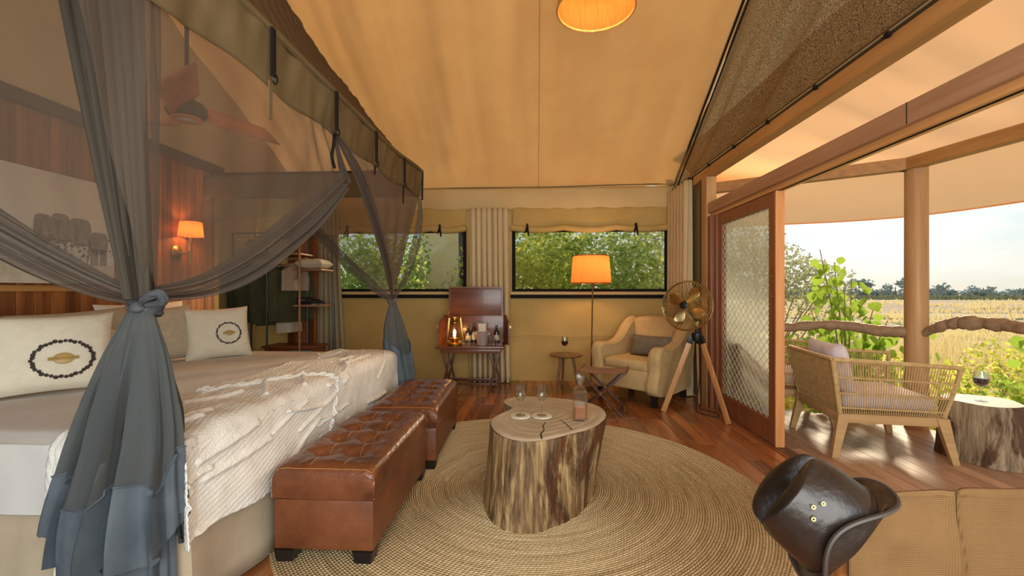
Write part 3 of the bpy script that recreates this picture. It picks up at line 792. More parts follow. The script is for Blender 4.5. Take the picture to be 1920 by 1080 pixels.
# near side panel: towards the bed head
SL = [(-1.40, 1.50, 1.22), (-1.54, 1.49, 1.27), (-1.72, 1.47, 1.36), (-1.90, 1.46, 1.46), (-2.10, 1.45, 1.58), (-2.45, 1.44, 1.86)]
pn = MB()
def side_fn(u, v):
    top = Vector((lerp(-1.30, -3.0, u), 1.42, CT)); bot = poly_at(SL, u); k = math.sin(PI * v)
    p = top.lerp(bot, v); g = .022 * nz(u * 8, v, 8) * k
    return p + Vector((0, g, 0))
pn.grid(side_fn, 90, 36); pn.build('net_panel', NETC, net, angle=80)
strip(SL, pl([.05, .10, .15, .18, .18, .16]), 3.4, pl([.012, .016, .02, .022, .022, .018]), 60, 44, 5.0, (.15, 0, 1), (0, -1, .2)).build('net_swag', NETD, net, angle=80)
# gathered upright above the near knot
b = MB()
def upright(u, v):
    z = lerp(2.75, 1.21, u); w = poly_at([(.31, 0, 0), (.26, 0, 0), (.21, 0, 0), (.165, 0, 0), (.105, 0, 0), (.05, 0, 0)], u)[0]
    cx_ = poly_at([(-1.53, 0, 0), (-1.51, 0, 0), (-1.475, 0, 0), (-1.445, 0, 0), (-1.41, 0, 0), (-1.39, 0, 0)], u)[0]
    q = 2 * PI * v; f = 1 + .30 * math.sin(7 * q + 1.2 * nz(u * 2, 1, 4)) + .14 * math.sin(13 * q + u * 3)
    return (cx_ + w * .5 * math.cos(q) * (.8 + .2 * f), 1.50 + (w * .30 + .02) * math.sin(q) * f, z)
b.grid(upright, 60, 110, cv=True); b.build('net_gather', net_mat('net_gauze_thin', (0.18, 0.15, 0.12), 0.22, 0.5), net, angle=80)
UPD = net_mat('net_gauze_bunched', (0.125, 0.105, 0.082), 0.78, 0.4); UPK = net_mat('net_gauze_shade', (0.05, 0.04, 0.03), 0.85, 0.3)  # darker second gauze: shade between the folds put into its colour
for xt, xb, r0, m_, dy_ in ((-1.69, -1.415, .030, UPD, -.10), (-1.615, -1.41, .036, UPK, -.03), (-1.565, -1.40, .028, UPD, -.13), (-1.50, -1.385, .022, UPK, -.13), (-1.465, -1.39, .034, UPD, -.10), (-1.415, -1.37, .034, UPK, -.02), (-1.36, -1.358, .028, UPD, -.09)):
    xt = -1.49 + (xt + 1.49) * .78; b = MB()
    b.grid(lambda u, v: (lerp(xt, xb, u ** 1.25) + r0 * (1 - .45 * u) * math.cos(2 * PI * v) * (1 + .25 * math.sin(10 * PI * v + 3 * u)), 1.50 + dy_ * (1 - u * .7) + r0 * (1 - .45 * u) * math.sin(2 * PI * v) * (1 + .35 * math.sin(8 * PI * v + 2 * u)), lerp(2.75, 1.22, u)), 40, 30, cv=True)
    b.build('net_fold', m_, net, angle=80)
# knot: wrapped tie, with a loop standing off to the right
kn = MB()
for k, (dz, r_) in enumerate(((0, .042), (-.017, .047), (-.034, .043))):
    kn.tube([KN + Vector((r_ * math.cos(q * PI / 10), r_ * .8 * math.sin(q * PI / 10), dz + .006 * math.sin(q * PI / 5 + k))) for q in range(20)], .013, 7, closed=True)
kn.tube(curve([KN + Vector((.02, -.04, -.01)), KN + Vector((.05, -.06, .015)), KN + Vector((.10, -.06, .035)), KN + Vector((.115, -.055, .018)), KN + Vector((.10, -.05, .003)), KN + Vector((.05, -.05, -.005))], 24), [.010 + .007 * math.sin(PI * i / 24) for i in range(25)], 8)
kn.ball(KN + Vector((.01, -.045, -.012)), (.026, .02, .022), 10, 8)
kn.build('knot', mat('knot_cloth', (.040, .043, .048), (.075, .08, .088), rough=.8, scale=9, stretch=(1, 1, 4), bump=.8, bscale=30), net)
# tail: gauze skirt, then the plain slate border with a ragged hem
def tail_r(z):      # half width at height
    return poly_at([(.045, 0, 0), (.105, 0, 0), (.145, 0, 0), (.175, 0, 0), (.197, 0, 0), (.215, 0, 0), (.222, 0, 0)], (1.175 - z) / (1.175 - .30))[0]
def tail_c(z): return poly_at([(-1.385, 0, 0), (-1.40, 0, 0), (-1.415, 0, 0), (-1.43, 0, 0), (-1.455, 0, 0), (-1.47, 0, 0), (-1.47, 0, 0)], (1.175 - z) / .875)[0]
def tail_pt(q, z, sc=1.0):
    w = tail_r(z) * sc; t = sm(1.175, .75, z)
    a = (1.2 - z)
    f = 1 + (.10 + .40 * t) * (.70 * (1 - 2.0 * abs(math.sin(7.5 * q + .8 + .7 * a + .5 * math.sin(3 * q)))) + .40 * math.sin(5 * q + 2 + .8 * a) + .40 * (1 - 2 * abs(math.sin(12.5 * q + 1 - .6 * a))))
    return Vector((tail_c(z) + w * math.cos(q) * (1 + .10 * (f - 1)) + .03 * t * math.sin(7 * q) * abs(math.sin(q)), 1.50 + w * .55 * math.sin(q) * f - .02, z))
def z_mid(q): return .60 + .055 * math.cos(2 * q) + .04 * math.sin(5 * q + 1.0) + .02 * math.sin(3 * q)
def z_hem(q): return .35 + .07 * math.cos(2 * q) + .035 * math.sin(5 * q + 1.4) + .02 * math.sin(9 * q)
b = MB(); b.grid(lambda u, v: tail_pt(2 * PI * v, lerp(1.175, z_mid(2 * PI * v), u)), 50, 150, cv=True); tl = b.build('net_tail', NETB, net, angle=80)
b = MB(); b.grid(lambda u, v: tail_pt(2 * PI * v, lerp(z_mid(2 * PI * v), z_hem(2 * PI * v), u), 1.015 + .05 * u), 22, 150, cv=True); b.build('slate_border', BORDER, tl, angle=80, )
b = MB(); b.tube([tail_pt(2 * PI * i / 150, z_mid(2 * PI * i / 150), 1.02) for i in range(150)], .004, 5, closed=True); b.build('border_seam', BORDER, tl)
# inner, longer layer
b = MB(); b.grid(lambda u, v: tail_pt(2 * PI * v, lerp(1.1, .36 + .03 * math.sin(3 * v * 6.28), u), .72) + Vector((0, .02, 0)), 30, 110, cv=True); b.build('net_tail', NETB, net, angle=80)
b = MB(); b.grid(lambda u, v: (lambda p: Vector((p.x + .012, p.y + .02, lerp(.40, .10 + .03 * math.sin(7 * v), u))))(tail_pt(2 * PI * v, .38, .74 + .03 * u)), 10, 110, cv=True); b.build('slate_border', BORDER, net, angle=80)

# far half of the foot: gathered strip from the middle strap to the far knot
FK = Vector((-1.325, 4.02, 1.16))
strip([(-1.065, 2.28, 2.09), (-1.08, 2.62, 1.96), (-1.13, 3.0, 1.78), (-1.20, 3.45, 1.52), (-1.27, 3.8, 1.30), FK], pl([.02, .11, .15, .14, .09, .045]), 3.5, pl([.006, .014, .018, .018, .014, .010]), 70, 44, 7.0, (.1, 0, 1), (1, -.3, 0)).build('net_swag', NETD, net, angle=80)
pn = MB()
LN = [(-1.075, 2.5, 2.02), (-1.10, 2.9, 1.85), (-1.17, 3.4, 1.56), (-1.26, 3.8, 1.32), FK]
pn.grid(lambda u, v: vlerp((CX - .03, lerp(2.35, CY1, u), CB + .03), poly_at(LN, u), v) + Vector((.014 * nz(u * 10, v * 2, 2) * math.sin(PI * v), 0, 0)), 60, 30)
pn.build('net_panel', NETC, net, angle=80)
strip([(CX - .02, CY1, 2.12), (-1.09, CY1, 1.9), (-1.15, CY1, 1.6), (-1.23, 4.08, 1.35), FK], pl([.03, .06, .08, .06, .04]), 2.5, pl([.006, .01, .012, .012, .01]), 50, 30, 9.0, (1, 0, 0), (0, -1, 0)).build('net_swag', NETD, net, angle=80)
# far side: from the head, sweeping to the far knot
FS = [(-2.20, 4.1, 1.93), (-2.02, 4.1, 1.75), (-1.83, 4.09, 1.56), (-1.64, 4.08, 1.39), (-1.48, 4.06, 1.26), FK]
strip(FS, pl([.10, .10, .10, .10, .08, .05]), 3, pl([.012, .014, .014, .014, .012, .01]), 50, 36, 11.0, (.6, 0, .8), (0, -1, 0)).build('net_swag', NETD, net, angle=80)
pn = MB(); pn.grid(lambda u, v: vlerp((lerp(-3.2, CX - .03, u), CY1, 2.15), poly_at([(-3.2, 4.1, 1.9), (-2.6, 4.1, 1.95)] + FS[:1] + FS[1:], u), v) + Vector((0, .014 * nz(u * 12, v * 2, 2) * math.sin(PI * v), 0)), 80, 24)
pn.build('net_panel', NETC, net, angle=80)
kf = MB()
for dz in (0, -.018): kf.tube([FK + Vector((.036 * math.cos(q * PI / 8), .03 * math.sin(q * PI / 8), dz)) for q in range(16)], .012, 6, closed=True)
kf.ball(FK + Vector((.03, -.03, .0)), .02, 8, 6)
kf.build('knot', mat('knot_gauze', (.10, .09, .08), rough=.9), net)
def ft(q, z, sc=1.0):
    t = (1.13 - z) / 1.1; w = poly_at([(.035, 0, 0), (.10, 0, 0), (.125, 0, 0), (.12, 0, 0), (.09, 0, 0), (.09, 0, 0)], t)[0] * sc
    cx_ = poly_at([(-1.325, 0, 0), (-1.31, 0, 0), (-1.28, 0, 0), (-1.245, 0, 0), (-1.215, 0, 0), (-1.20, 0, 0)], t)[0]
    f = 1 + .3 * (math.sin(5 * q) * .5 + .5 * math.sin(8 * q + 1 + 2 * z))
    return Vector((cx_ + w * math.cos(q), 4.04 + w * .6 * math.sin(q) * f, z))
b = MB(); b.grid(lambda u, v: ft(2 * PI * v, lerp(1.13, .74 + .07 * math.sin(4 * PI * v), u)), 26, 70, cv=True); tl2 = b.build('net_tail', NETB, net, angle=80)
b = MB(); b.grid(lambda u, v: ft(2 * PI * v, lerp(.74 + .07 * math.sin(4 * PI * v), .42 + .06 * math.sin(4 * PI * v + 1), u), 1.06), 14, 70, cv=True); b.build('slate_border', BORDER, tl2, angle=80)
b = MB(); b.grid(lambda u, v: ft(2 * PI * v, lerp(.7, .06, u), .8), 20, 60, cv=True); b.build('slate_border', BORDER, net, angle=80)
# strip of doubled net under the dark beam at the end of the bed wall
b = MB(); b.grid(lambda u, v: (lerp(XL, -1.36, u), YC - .03 + .012 * nz(u * 30, v, 2), lerp(2.43, 2.22, v)), 90, 5); b.build('net_edge_band', NETD, net, angle=80)
# ================================================================ rug
RUGC = Vector((-0.06, 2.85, 0)); RUGR = 1.455; NR = 108
def rug_mat():
    m = bpy.data.materials.new('braided_seagrass'); n, l = nodes_of(m); n.clear()
    o = n.new('ShaderNodeOutputMaterial'); b = n.new('ShaderNodeBsdfPrincipled'); b.inputs['Roughness'].default_value = .75; b.inputs['Specular IOR Level'].default_value = .25
    tc = n.new('ShaderNodeTexCoord'); sp = n.new('ShaderNodeSeparateXYZ'); l.new(tc.outputs['Object'], sp.inputs[0])
    def M(op, a, c=None, k=None):
        q = n.new('ShaderNodeMath'); q.operation = op
        for i, v in enumerate((a, c, k)):
            if v is None: continue
            if hasattr(v, 'is_linked') or hasattr(v, 'links'): l.new(v, q.inputs[i])
            else: q.inputs[i].default_value = v
        return q.outputs[0]
    r = M('SQRT', M('ADD', M('MULTIPLY', sp.outputs[0], sp.outputs[0]), M('MULTIPLY', sp.outputs[1], sp.outputs[1])))
    th = M('ARCTAN2', sp.outputs[1], sp.outputs[0])
    ringf = M('MULTIPLY', r, NR / RUGR); idx = M('FLOOR', ringf); fr = M('FRACT', ringf)
    arc = M('MULTIPLY', th, M('MULTIPLY', M('ADD', idx, .5), RUGR / NR))
    # braid: slanted strands inside each ring, alternating hand
    sl = M('SINE', M('ADD', M('MULTIPLY', arc, 300.0), M('ADD', M('MULTIPLY', fr, 4.2), M('MULTIPLY', idx, 2.1))))
    rp = M('SINE', M('MULTIPLY', fr, PI))
    h = M('MULTIPLY', rp, M('ADD', M('MULTIPLY', sl, .28), .72))
    bp = n.new('ShaderNodeBump'); bp.inputs['Strength'].default_value = 1.0; bp.inputs['Distance'].default_value = .012; l.new(h, bp.inputs['Height'])
    # each ring and stretch of rope its own tone
    cv = n.new('ShaderNodeCombineXYZ'); l.new(M('MULTIPLY', idx, 1.7), cv.inputs[0]); l.new(M('MULTIPLY', arc, 2.2), cv.inputs[1])
    nzt = n.new('ShaderNodeTexNoise'); nzt.inputs['Scale'].default_value = 1.0; nzt.inputs['Detail'].default_value = 4; l.new(cv.outputs[0], nzt.inputs['Vector'])
    nf = n.new('ShaderNodeTexNoise'); nf.inputs['Scale'].default_value = 70; nf.inputs['Detail'].default_value = 3; l.new(tc.outputs['Object'], nf.inputs['Vector'])
    cr = n.new('ShaderNodeValToRGB'); cr.color_ramp.elements[0].position = .28; cr.color_ramp.elements[1].position = .72
    cr.color_ramp.elements[0].color = (.33, .205, .080, 1); cr.color_ramp.elements[1].color = (.86, .66, .37, 1)
    l.new(M('ADD', M('MULTIPLY', nzt.outputs[0], .55), M('MULTIPLY', nf.outputs[0], .45)), cr.inputs[0])
    l.new(cr.outputs[0], b.inputs['Base Color']); l.new(bp.outputs[0], b.inputs['Normal']); l.new(b.outputs[0], o.inputs[0])
    return m
rg = MB()
NA = 200; prof = []
for k in range(NR):
    r0 = RUGR * k / NR; w = RUGR / NR
    prof += [(r0 + .002, .006), (r0 + w * .28, .013), (r0 + w * .72, .013)]
prof += [(RUGR - .001, .007), (RUGR + .001, .0)]
rg.lathe([(max(p, .0005), z) for p, z in prof], RUGC + Vector((0, 0, .001)), NA, cap=False)
rug = rg.build('rug', rug_mat(), None, angle=85)
rug.data.transform(Matrix.Translation(-RUGC)); rug.location = RUGC
tag(rug, 'large round seagrass rug braided in concentric rings on the wooden floor', 'rug')
RT = 0.0145

# ================================================================ leather ottomans
LEATH = mat('cognac_leather', (0.070, 0.020, 0.008), (0.20, 0.066, 0.024), rough=.30, scale=4.5, detail=7, lo=.3, hi=.72, bump=.25, bscale=60, spec=.5, coat=.12)
LEATHS = mat('leather_side', (0.10, 0.030, 0.011), (0.19, 0.062, 0.022), rough=.40, scale=5, detail=7, lo=.3, hi=.7, bump=.2, bscale=70, spec=.45)
THREAD = mat('stitching', (.50, .24, .08), rough=.7)
BLACKW = mat('black_wood', (.012, .009, .008), rough=.35)
def ottoman(loc, label, rz=0.0):
    e = empty('ottoman', loc, label, 'ottoman', 'leather ottomans at the bed foot', rz)
    W, L, H0, H1, H2 = .475, .97, .055, .285, .425
    MB().box((0, 0, (H0 + H1) / 2), (W - .012, L - .012, H1 - H0), None, .012).build('body', LEATHS, e, world=False)
    # lid: overhanging, pillowed and tufted
    tu = [(ix * .115, iy * .165) for ix in (-1, 0, 1) for iy in (-2, -1, 0, 1, 2)]
    tu = [(sx * .078, (iy + .5) * .19) for sx in (-1, 1) for iy in range(-2, 2)]
    def top(u, v):
        a, b = (u - .5) * W, (v - .5) * L
        ex = min(1, (W / 2 - abs(a)) / .06); ey = min(1, (L / 2 - abs(b)) / .06)
        z = H2 - .035 * (1 - math.sqrt(max(0, 1 - (1 - ex) ** 2))) - .035 * (1 - math.sqrt(max(0, 1 - (1 - ey) ** 2))) + .012
        for tx, ty in tu:
            d2 = (a - tx) ** 2 + (b - ty) ** 2; z -= .038 * math.exp(-d2 / .0012) + .020 * math.exp(-d2 / .005)
        for tx in (-.078, .078): z -= .004 * math.exp(-((a - tx) / .006) ** 2) * min(ex, ey)
        for ty in (-.285, -.095, .095, .285): z -= .004 * math.exp(-((b - ty) / .008) ** 2) * ex
        z += .012 * ex * ey * math.cos(a / W * 2.6) * math.cos(b / L * 2.6) + .003 * nz(a * 26, b * 26, 2)
        return (a, b, z)
    m = MB(); m.grid(top, 64, 120)
    # lid side band
    per = []
    def edge(q):   # rounded rectangle
        pts = [(W / 2, -L / 2), (W / 2, L / 2), (-W / 2, L / 2), (-W / 2, -L / 2)]; Ls = [L, W, L, W]; t = q * sum(Ls) % sum(Ls); k = 0
        while t > Ls[k] and k < 3: t -= Ls[k]; k += 1
        a, b = pts[k], pts[(k + 1) % 4]; f = t / Ls[k]; return lerp(a[0], b[0], f), lerp(a[1], b[1], f)
    def side(u, v):
        a, b = edge(u); bul = 1 + .018 * math.sin(PI * v); return (a * bul, b * (1 + .009 * math.sin(PI * v)), lerp(H1 + .004 + .005 * nz(a * 8, b * 8, 1), top(a / W + .5, b / L + .5)[2], v))
    m.grid(side, 160, 8, cu=True)
    o = m.build('lid', LEATH, e, world=False, angle=60)
    st = MB()
    for tx in (-.078, .078): st.tube([(tx + .004, (i / 40 - .5) * L * .93, top((tx + .004) / W + .5, (i / 40 - .5) * .93 + .5)[2] + .0008) for i in range(41)], .0012, 4)
    for sx in (-1, 1):
        st.tube([(sx * (W / 2 - .012), (i / 30 - .5) * (L - .03), top(.5 + sx * (.5 - .012 / W), (i / 30 - .5) * (1 - .03 / L) + .5)[2] + .0006) for i in range(31)], .0012, 4)
        st.tube([((i / 16 - .5) * (W - .03), sx * (L / 2 - .012), top((i / 16 - .5) * (1 - .03 / W) + .5, .5 + sx * (.5 - .012 / L))[2] + .0006) for i in range(17)], .0012, 4)
        for sy in (-1, 1): st.bar((sx * (W / 2 + .0), sy * (L / 2 + .0), H1 + .01), (sx * (W / 2), sy * (L / 2), H2 - .045), .003, .003)
    st.build('stitching', THREAD, o, world=False)
    for tx, ty in tu:
        b = MB(); b.ball((tx, ty, top(tx / W + .5, ty / L + .5)[2] + .001), (.011, .011, .006), 10, 6); b.build('tuft_button', LEATH, o, world=False)
    for sx in (-1, 1):
        for sy in (-1, 1):
            b = MB(); cx, cy = sx * (W / 2 - .055), sy * (L / 2 - .045)
            for (za, zb, s0, s1) in ((.0, H0, .038, .046),):
                b.add([(cx + i * s, cy + j * s, z) for z, s in ((za, s0), (zb, s1)) for i, j in ((-1, -1), (1, -1), (1, 1), (-1, 1))], [(3, 2, 1, 0), (4, 5, 6, 7), (0, 1, 5, 4), (1, 2, 6, 5), (2, 3, 7, 6), (3, 0, 4, 7)])
            b.build('foot', BLACKW, e, world=False)
    return e
ottoman((-.965, 2.44, RT), 'tufted brown leather ottoman on the rug, nearer the camera')
ottoman((-.935, 3.50, RT), 'tufted brown leather ottoman behind the other one, by the far bed corner', .03)

# ================================================================ tree-trunk table
TOPW = mat('trunk_end_grain', (0.36, 0.28, 0.18), (0.54, 0.45, 0.32), rough=.5, scale=3, detail=8, bump=.2, bscale=20, lo=.3, hi=.7)
def bark_mat(name, c1, c2, c3, sc=1.0, bark=(.045, .024, .011), amount=.5):
    m = bpy.data.materials.new(name); n, l = nodes_of(m); n.clear()
    o = n.new('ShaderNodeOutputMaterial'); b = n.new('ShaderNodeBsdfPrincipled'); b.inputs['Roughness'].default_value = .55
    tc = n.new('ShaderNodeTexCoord')
    def noise_(scale, st, detail=6, dist=0.0):
        mp = n.new('ShaderNodeMapping'); mp.inputs['Scale'].default_value = st; l.new(tc.outputs['Object'], mp.inputs[0])
        q = n.new('ShaderNodeTexNoise'); q.inputs['Scale'].default_value = scale * sc; q.inputs['Detail'].default_value = detail; q.inputs['Distortion'].default_value = dist; q.inputs['Roughness'].default_value = .62
        l.new(mp.outputs[0], q.inputs['Vector']); return q.outputs[0]
    a = noise_(9, (1, 1, .16), 8, .8); d = noise_(48, (1, 1, .10), 7, .4); k_ = noise_(4.2, (1, 1, .34), 8, .9)
    mx = n.new('ShaderNodeMath'); mx.operation = 'MULTIPLY_ADD'; mx.inputs[1].default_value = .48; l.new(d, mx.inputs[0])
    q = n.new('ShaderNodeMath'); q.operation = 'MULTIPLY'; q.inputs[1].default_value = .52; l.new(a, q.inputs[0]); l.new(q.outputs[0], mx.inputs[2])
    cr = n.new('ShaderNodeValToRGB'); e = cr.color_ramp.elements; e[0].position = .36; e[0].color = (*c1, 1); e[1].position = .64; e[1].color = (*c3, 1); k = e.new(.48); k.color = (*c2, 1)
    l.new(mx.outputs[0], cr.inputs[0])
    ms = n.new('ShaderNodeMapRange'); ms.inputs['From Min'].default_value = amount; ms.inputs['From Max'].default_value = amount + .07; l.new(k_, ms.inputs[0])
    mm = n.new('ShaderNodeMix'); mm.data_type = 'RGBA'; l.new(ms.outputs[0], mm.inputs[0]); l.new(cr.outputs[0], mm.inputs[6])
    dk_ = n.new('ShaderNodeMix'); dk_.data_type = 'RGBA'; dk_.blend_type = 'MULTIPLY'; dk_.inputs[0].default_value = 1.0; l.new(cr.outputs[0], dk_.inputs[6]); dk_.inputs[7].default_value = (*[min(1, 7 * v) for v in bark], 1)
    l.new(dk_.outputs[2], mm.inputs[7]); l.new(mm.outputs[2], b.inputs['Base Color'])
    ad = n.new('ShaderNodeMath'); ad.operation = 'ADD'; l.new(d, ad.inputs[0]); l.new(ms.outputs[0], ad.inputs[1])
    bp = n.new('ShaderNodeBump'); bp.inputs['Strength'].default_value = .9; bp.inputs['Distance'].default_value = .012; l.new(ad.outputs[0], bp.inputs['Height']); l.new(bp.outputs[0], b.inputs['Normal'])
    l.new(b.outputs[0], o.inputs[0]); return m
BARK = bark_mat('stripped_trunk', (.030, .015, .007), (.19, .105, .04), (.56, .39, .17))
LT = .48
outl = [(-.265, 2.56), (-.215, 2.40), (-.13, 2.30), (-.01, 2.275), (.11, 2.34), (.21, 2.42), (.32, 2.52), (.41, 2.68), (.445, 2.83), (.43, 2.99), (.36, 3.10), (.26, 3.17), (.12, 3.22), (-.03, 3.25), (-.14, 3.245), (-.215, 3.18), (-.225, 3.07), (-.175, 2.97), (-.17, 2.90), (-.22, 2.80), (-.265, 2.69)]
lc = (0.08, 2.78)
def ol(q):
    x = q % 1.0 * len(outl); i = int(x); f = x - i; P = [Vector((*outl[(i + k) % len(outl)], 0)) for k in (-1, 0, 1, 2)]
    p = .5 * ((2 * P[1]) + (P[2] - P[0]) * f + (2 * P[0] - 5 * P[1] + 4 * P[2] - P[3]) * f * f + (3 * P[1] - P[0] - 3 * P[2] + P[3]) * f ** 3)
    return p.x, p.y
tt = empty('trunk_table', (lc[0], lc[1], RT), 'low table cut from one thick tree trunk, standing on the round rug', 'table')
def trunk_side(u, v):
    x, y = ol(u); z = lerp(RT, LT - .008, v); dx, dy = x - lc[0], y - lc[1]
    k = 1 + .05 * (1 - v) ** 2 + .018 * nz(u * 34, v * 1.2, 1) + .010 * nz(u * 90, v * 2, 2)
    if v > .985: k -= .008
    # narrows towards the ground at the right
    return (lc[0] + dx * k * (1 - .20 * (1 - v) * sm(0, .3, dx)) - .02 * (1 - v), lc[1] + dy * k * (1 - .12 * (1 - v) * sm(0, .4, dy)), z)
b = MB(); b.grid(trunk_side, 260, 22, cu=True); b.build('trunk', BARK, tt, angle=80)
b = MB()
def top_pt(u, v):
    x, y = ol(u); v2 = 1 - v; k = v2 * (1 - .012 * (v < .03))
    return (lc[0] + (x - lc[0]) * k, lc[1] + (y - lc[1]) * k, LT - .007 * (v < .03) + .0012 * math.sin(44 * v2) * (v > .05) + .0015 * nz(x * v2 * 9, y * v2 * 9, 1))
b.grid(top_pt, 160, 40, cu=True); b.build('table_top', TOPW, tt, angle=80)
b = MB(); CRK = mat('crack_dark', (.03, .018, .01), rough=.9)
b.tube([(.03, 2.31, LT + .0005), (.025, 2.38, LT + .001), (.045, 2.45, LT + .001), (.04, 2.52, LT + .001), (.06, 2.62, LT + .0008)], [.005, .004, .003, .003, .001], 5)
b.tube([(.20, 2.46, LT + .0005), (.17, 2.58, LT + .001), (.14, 2.66, LT + .0005)], [.003, .0025, .001], 5)
b.build('crack', CRK, tt)
LT += .001
# ---------------------------------------------------------------- glasses, coasters, decanter
COASTM = mat('coaster_stone', (.55, .48, .36), (.66, .59, .46), rough=.7, scale=30, bump=.3, bscale=60)
WINE = mat('red_wine', (.03, .002, .004), rough=.05, spec=.6); BRANDY = mat('brandy', (.46, .13, .012), rough=.05, trans=.25, ior=1.36); THIN = pane_mat('thin_glass', .04, 2.6, .06)
def glass_mesh(mb, foot, stem_h, bowl, H, t=.0016):
    """bowl: list of (r, z) outside profile from the stem up"""
    out = [(foot, 0.0), (foot, .002), (foot * .55, .0045), (.0045, .009), (.0038, stem_h * .5), (.0045, stem_h - .004)] + bowl
    ins = [(max(r - t, .0005), z + (.002 if i == 0 else 0)) for i, (r, z) in enumerate(bowl)][::-1]
    mb.lathe([(.0005, 0)] + out + ins + [(.0003, bowl[0][1] + .003)], (0, 0, 0), 28, cap=False)
def coaster(x, y, label):
    e = MB().lathe([(.001, 0), (.060, 0), (.063, .003), (.063, .007), (.060, .010), (.001, .010)], (0, 0, 0), 32).build('coaster', COASTM)
    e.location = (x, y, LT); tag(e, label, 'coaster', 'coasters on the trunk table')
coaster(-.094, 2.70, 'round pale coaster under the left sherry glass on the trunk table')
coaster(.036, 2.705, 'round pale coaster under the right sherry glass on the trunk table')
def sherry(x, y, label):
    e = empty('sherry_glass', (x, y, LT + .010), label, 'glass', 'sherry glasses on the trunk table')
    b = MB(); glass_mesh(b, .031, .085, [(.006, .085), (.022, .094), (.031, .110), (.034, .130), (.033, .160), (.0325, .182)], .182); b.build('bowl_and_stem', THIN, e, world=False)
    return e
sherry(-.094, 2.70, 'empty stemmed sherry glass on the left coaster')
sherry(.036, 2.705, 'empty stemmed sherry glass on the right coaster')
dc = empty('decanter', (.262, 2.665, LT), 'square glass decanter of brandy with stopper on the trunk table', 'decanter')
def sq(mb, prof, n=8, cap=True):
    """square section with cut corners, (half width, z, corner)"""
    vs = []; fs = []
    for w, z, c in prof:
        for a, b_ in ((w, -w + c), (w, w - c), (w - c, w), (-w + c, w), (-w, w - c), (-w, -w + c), (-w + c, -w), (w - c, -w)): vs.append((a, b_, z))
    for i in range(len(prof) - 1):
        for k in range(8): fs.append((i * 8 + k, i * 8 + (k + 1) % 8, i * 8 + 8 + (k + 1) % 8, i * 8 + 8 + k))
    if cap: fs += [tuple(range(7, -1, -1)), tuple((len(prof) - 1) * 8 + k for k in range(8))]
    mb.add(vs, fs)
b = MB()
sq(b, [(.001, 0, .0002), (.040, 0, .009), (.041, .004, .009), (.041, .165, .009), (.034, .182, .012), (.018, .195, .009), (.015, .20, .008), (.015, .222, .008), (.021, .232, .010), (.021, .236, .010), (.013, .234, .006), (.011, .20, .005), (.026, .181, .010), (.036, .164, .008), (.036, .012, .008), (.001, .012, .0002)], cap=False)
b.build('bottle', THIN, dc, smooth=False, world=False)
b = MB(); sq(b, [(.001, .0125, .0003), (.0355, .0125, .008), (.0355, .078, .008), (.001, .078, .0003)], cap=False); b.build('brandy', BRANDY, dc, smooth=False, world=False, )
b = MB(); sq(b, [(.009, .215, .004), (.010, .238, .004), (.024, .244, .010), (.026, .262, .011), (.018, .278, .008), (.001, .281, .0004)]); b.build('stopper', THIN, dc, smooth=False, world=False)

# ================================================================ armchair
UPH = mat('sand_upholstery', (0.50, 0.345, 0.155), (0.55, 0.39, 0.185), rough=.85, scale=12, spec=.15, weave=.25, wscale=1000)
ac = empty('armchair', (1.245, 5.29, 0), 'sand-coloured upholstered armchair with sloping arms beside the floor lamp', 'armchair', None, math.radians(-43.5))
# local: +y is the back, -y the front; x across
W, D = .84, .80
def acb(mb, name, m=None, par=None, ang=60): return mb.build(name, m or UPH, par or ac, world=False, angle=ang)
acb(MB().box((0, -.02, .265), (W - .20, D - .08, .22), None, .03), 'base')
acb(MB().box((0, -.05, .425), (W - .26, D - .16, .12), None, .05), 'seat_cushion')
def backf(u, v):
    q = 2 * PI * u; a, b_ = math.cos(q), math.sin(q); e = .35
    x = math.copysign(abs(a) ** e, a) * (W / 2 - .11 + .02 * v); y = .30 + .10 * v + math.copysign(abs(b_) ** .6, b_) * (.085 - .015 * v)
    z = lerp(.15, .935, v) ; z -= .05 * abs(x / (W / 2)) ** 3 * (v > .7)
    if v > .93: k = (1 - v) / .07; s_ = math.sqrt(max(0, 1 - (1 - k) ** 2)); x *= .90 + .10 * s_; y = .40 + (y - .40) * (.1 + .9 * s_)
    return (x, y, z)
m = MB(); m.grid(backf, 60, 40, cu=True); m.add([backf(i / 60, 1) for i in range(60)], [tuple(range(60))]); acb(m, 'backrest')
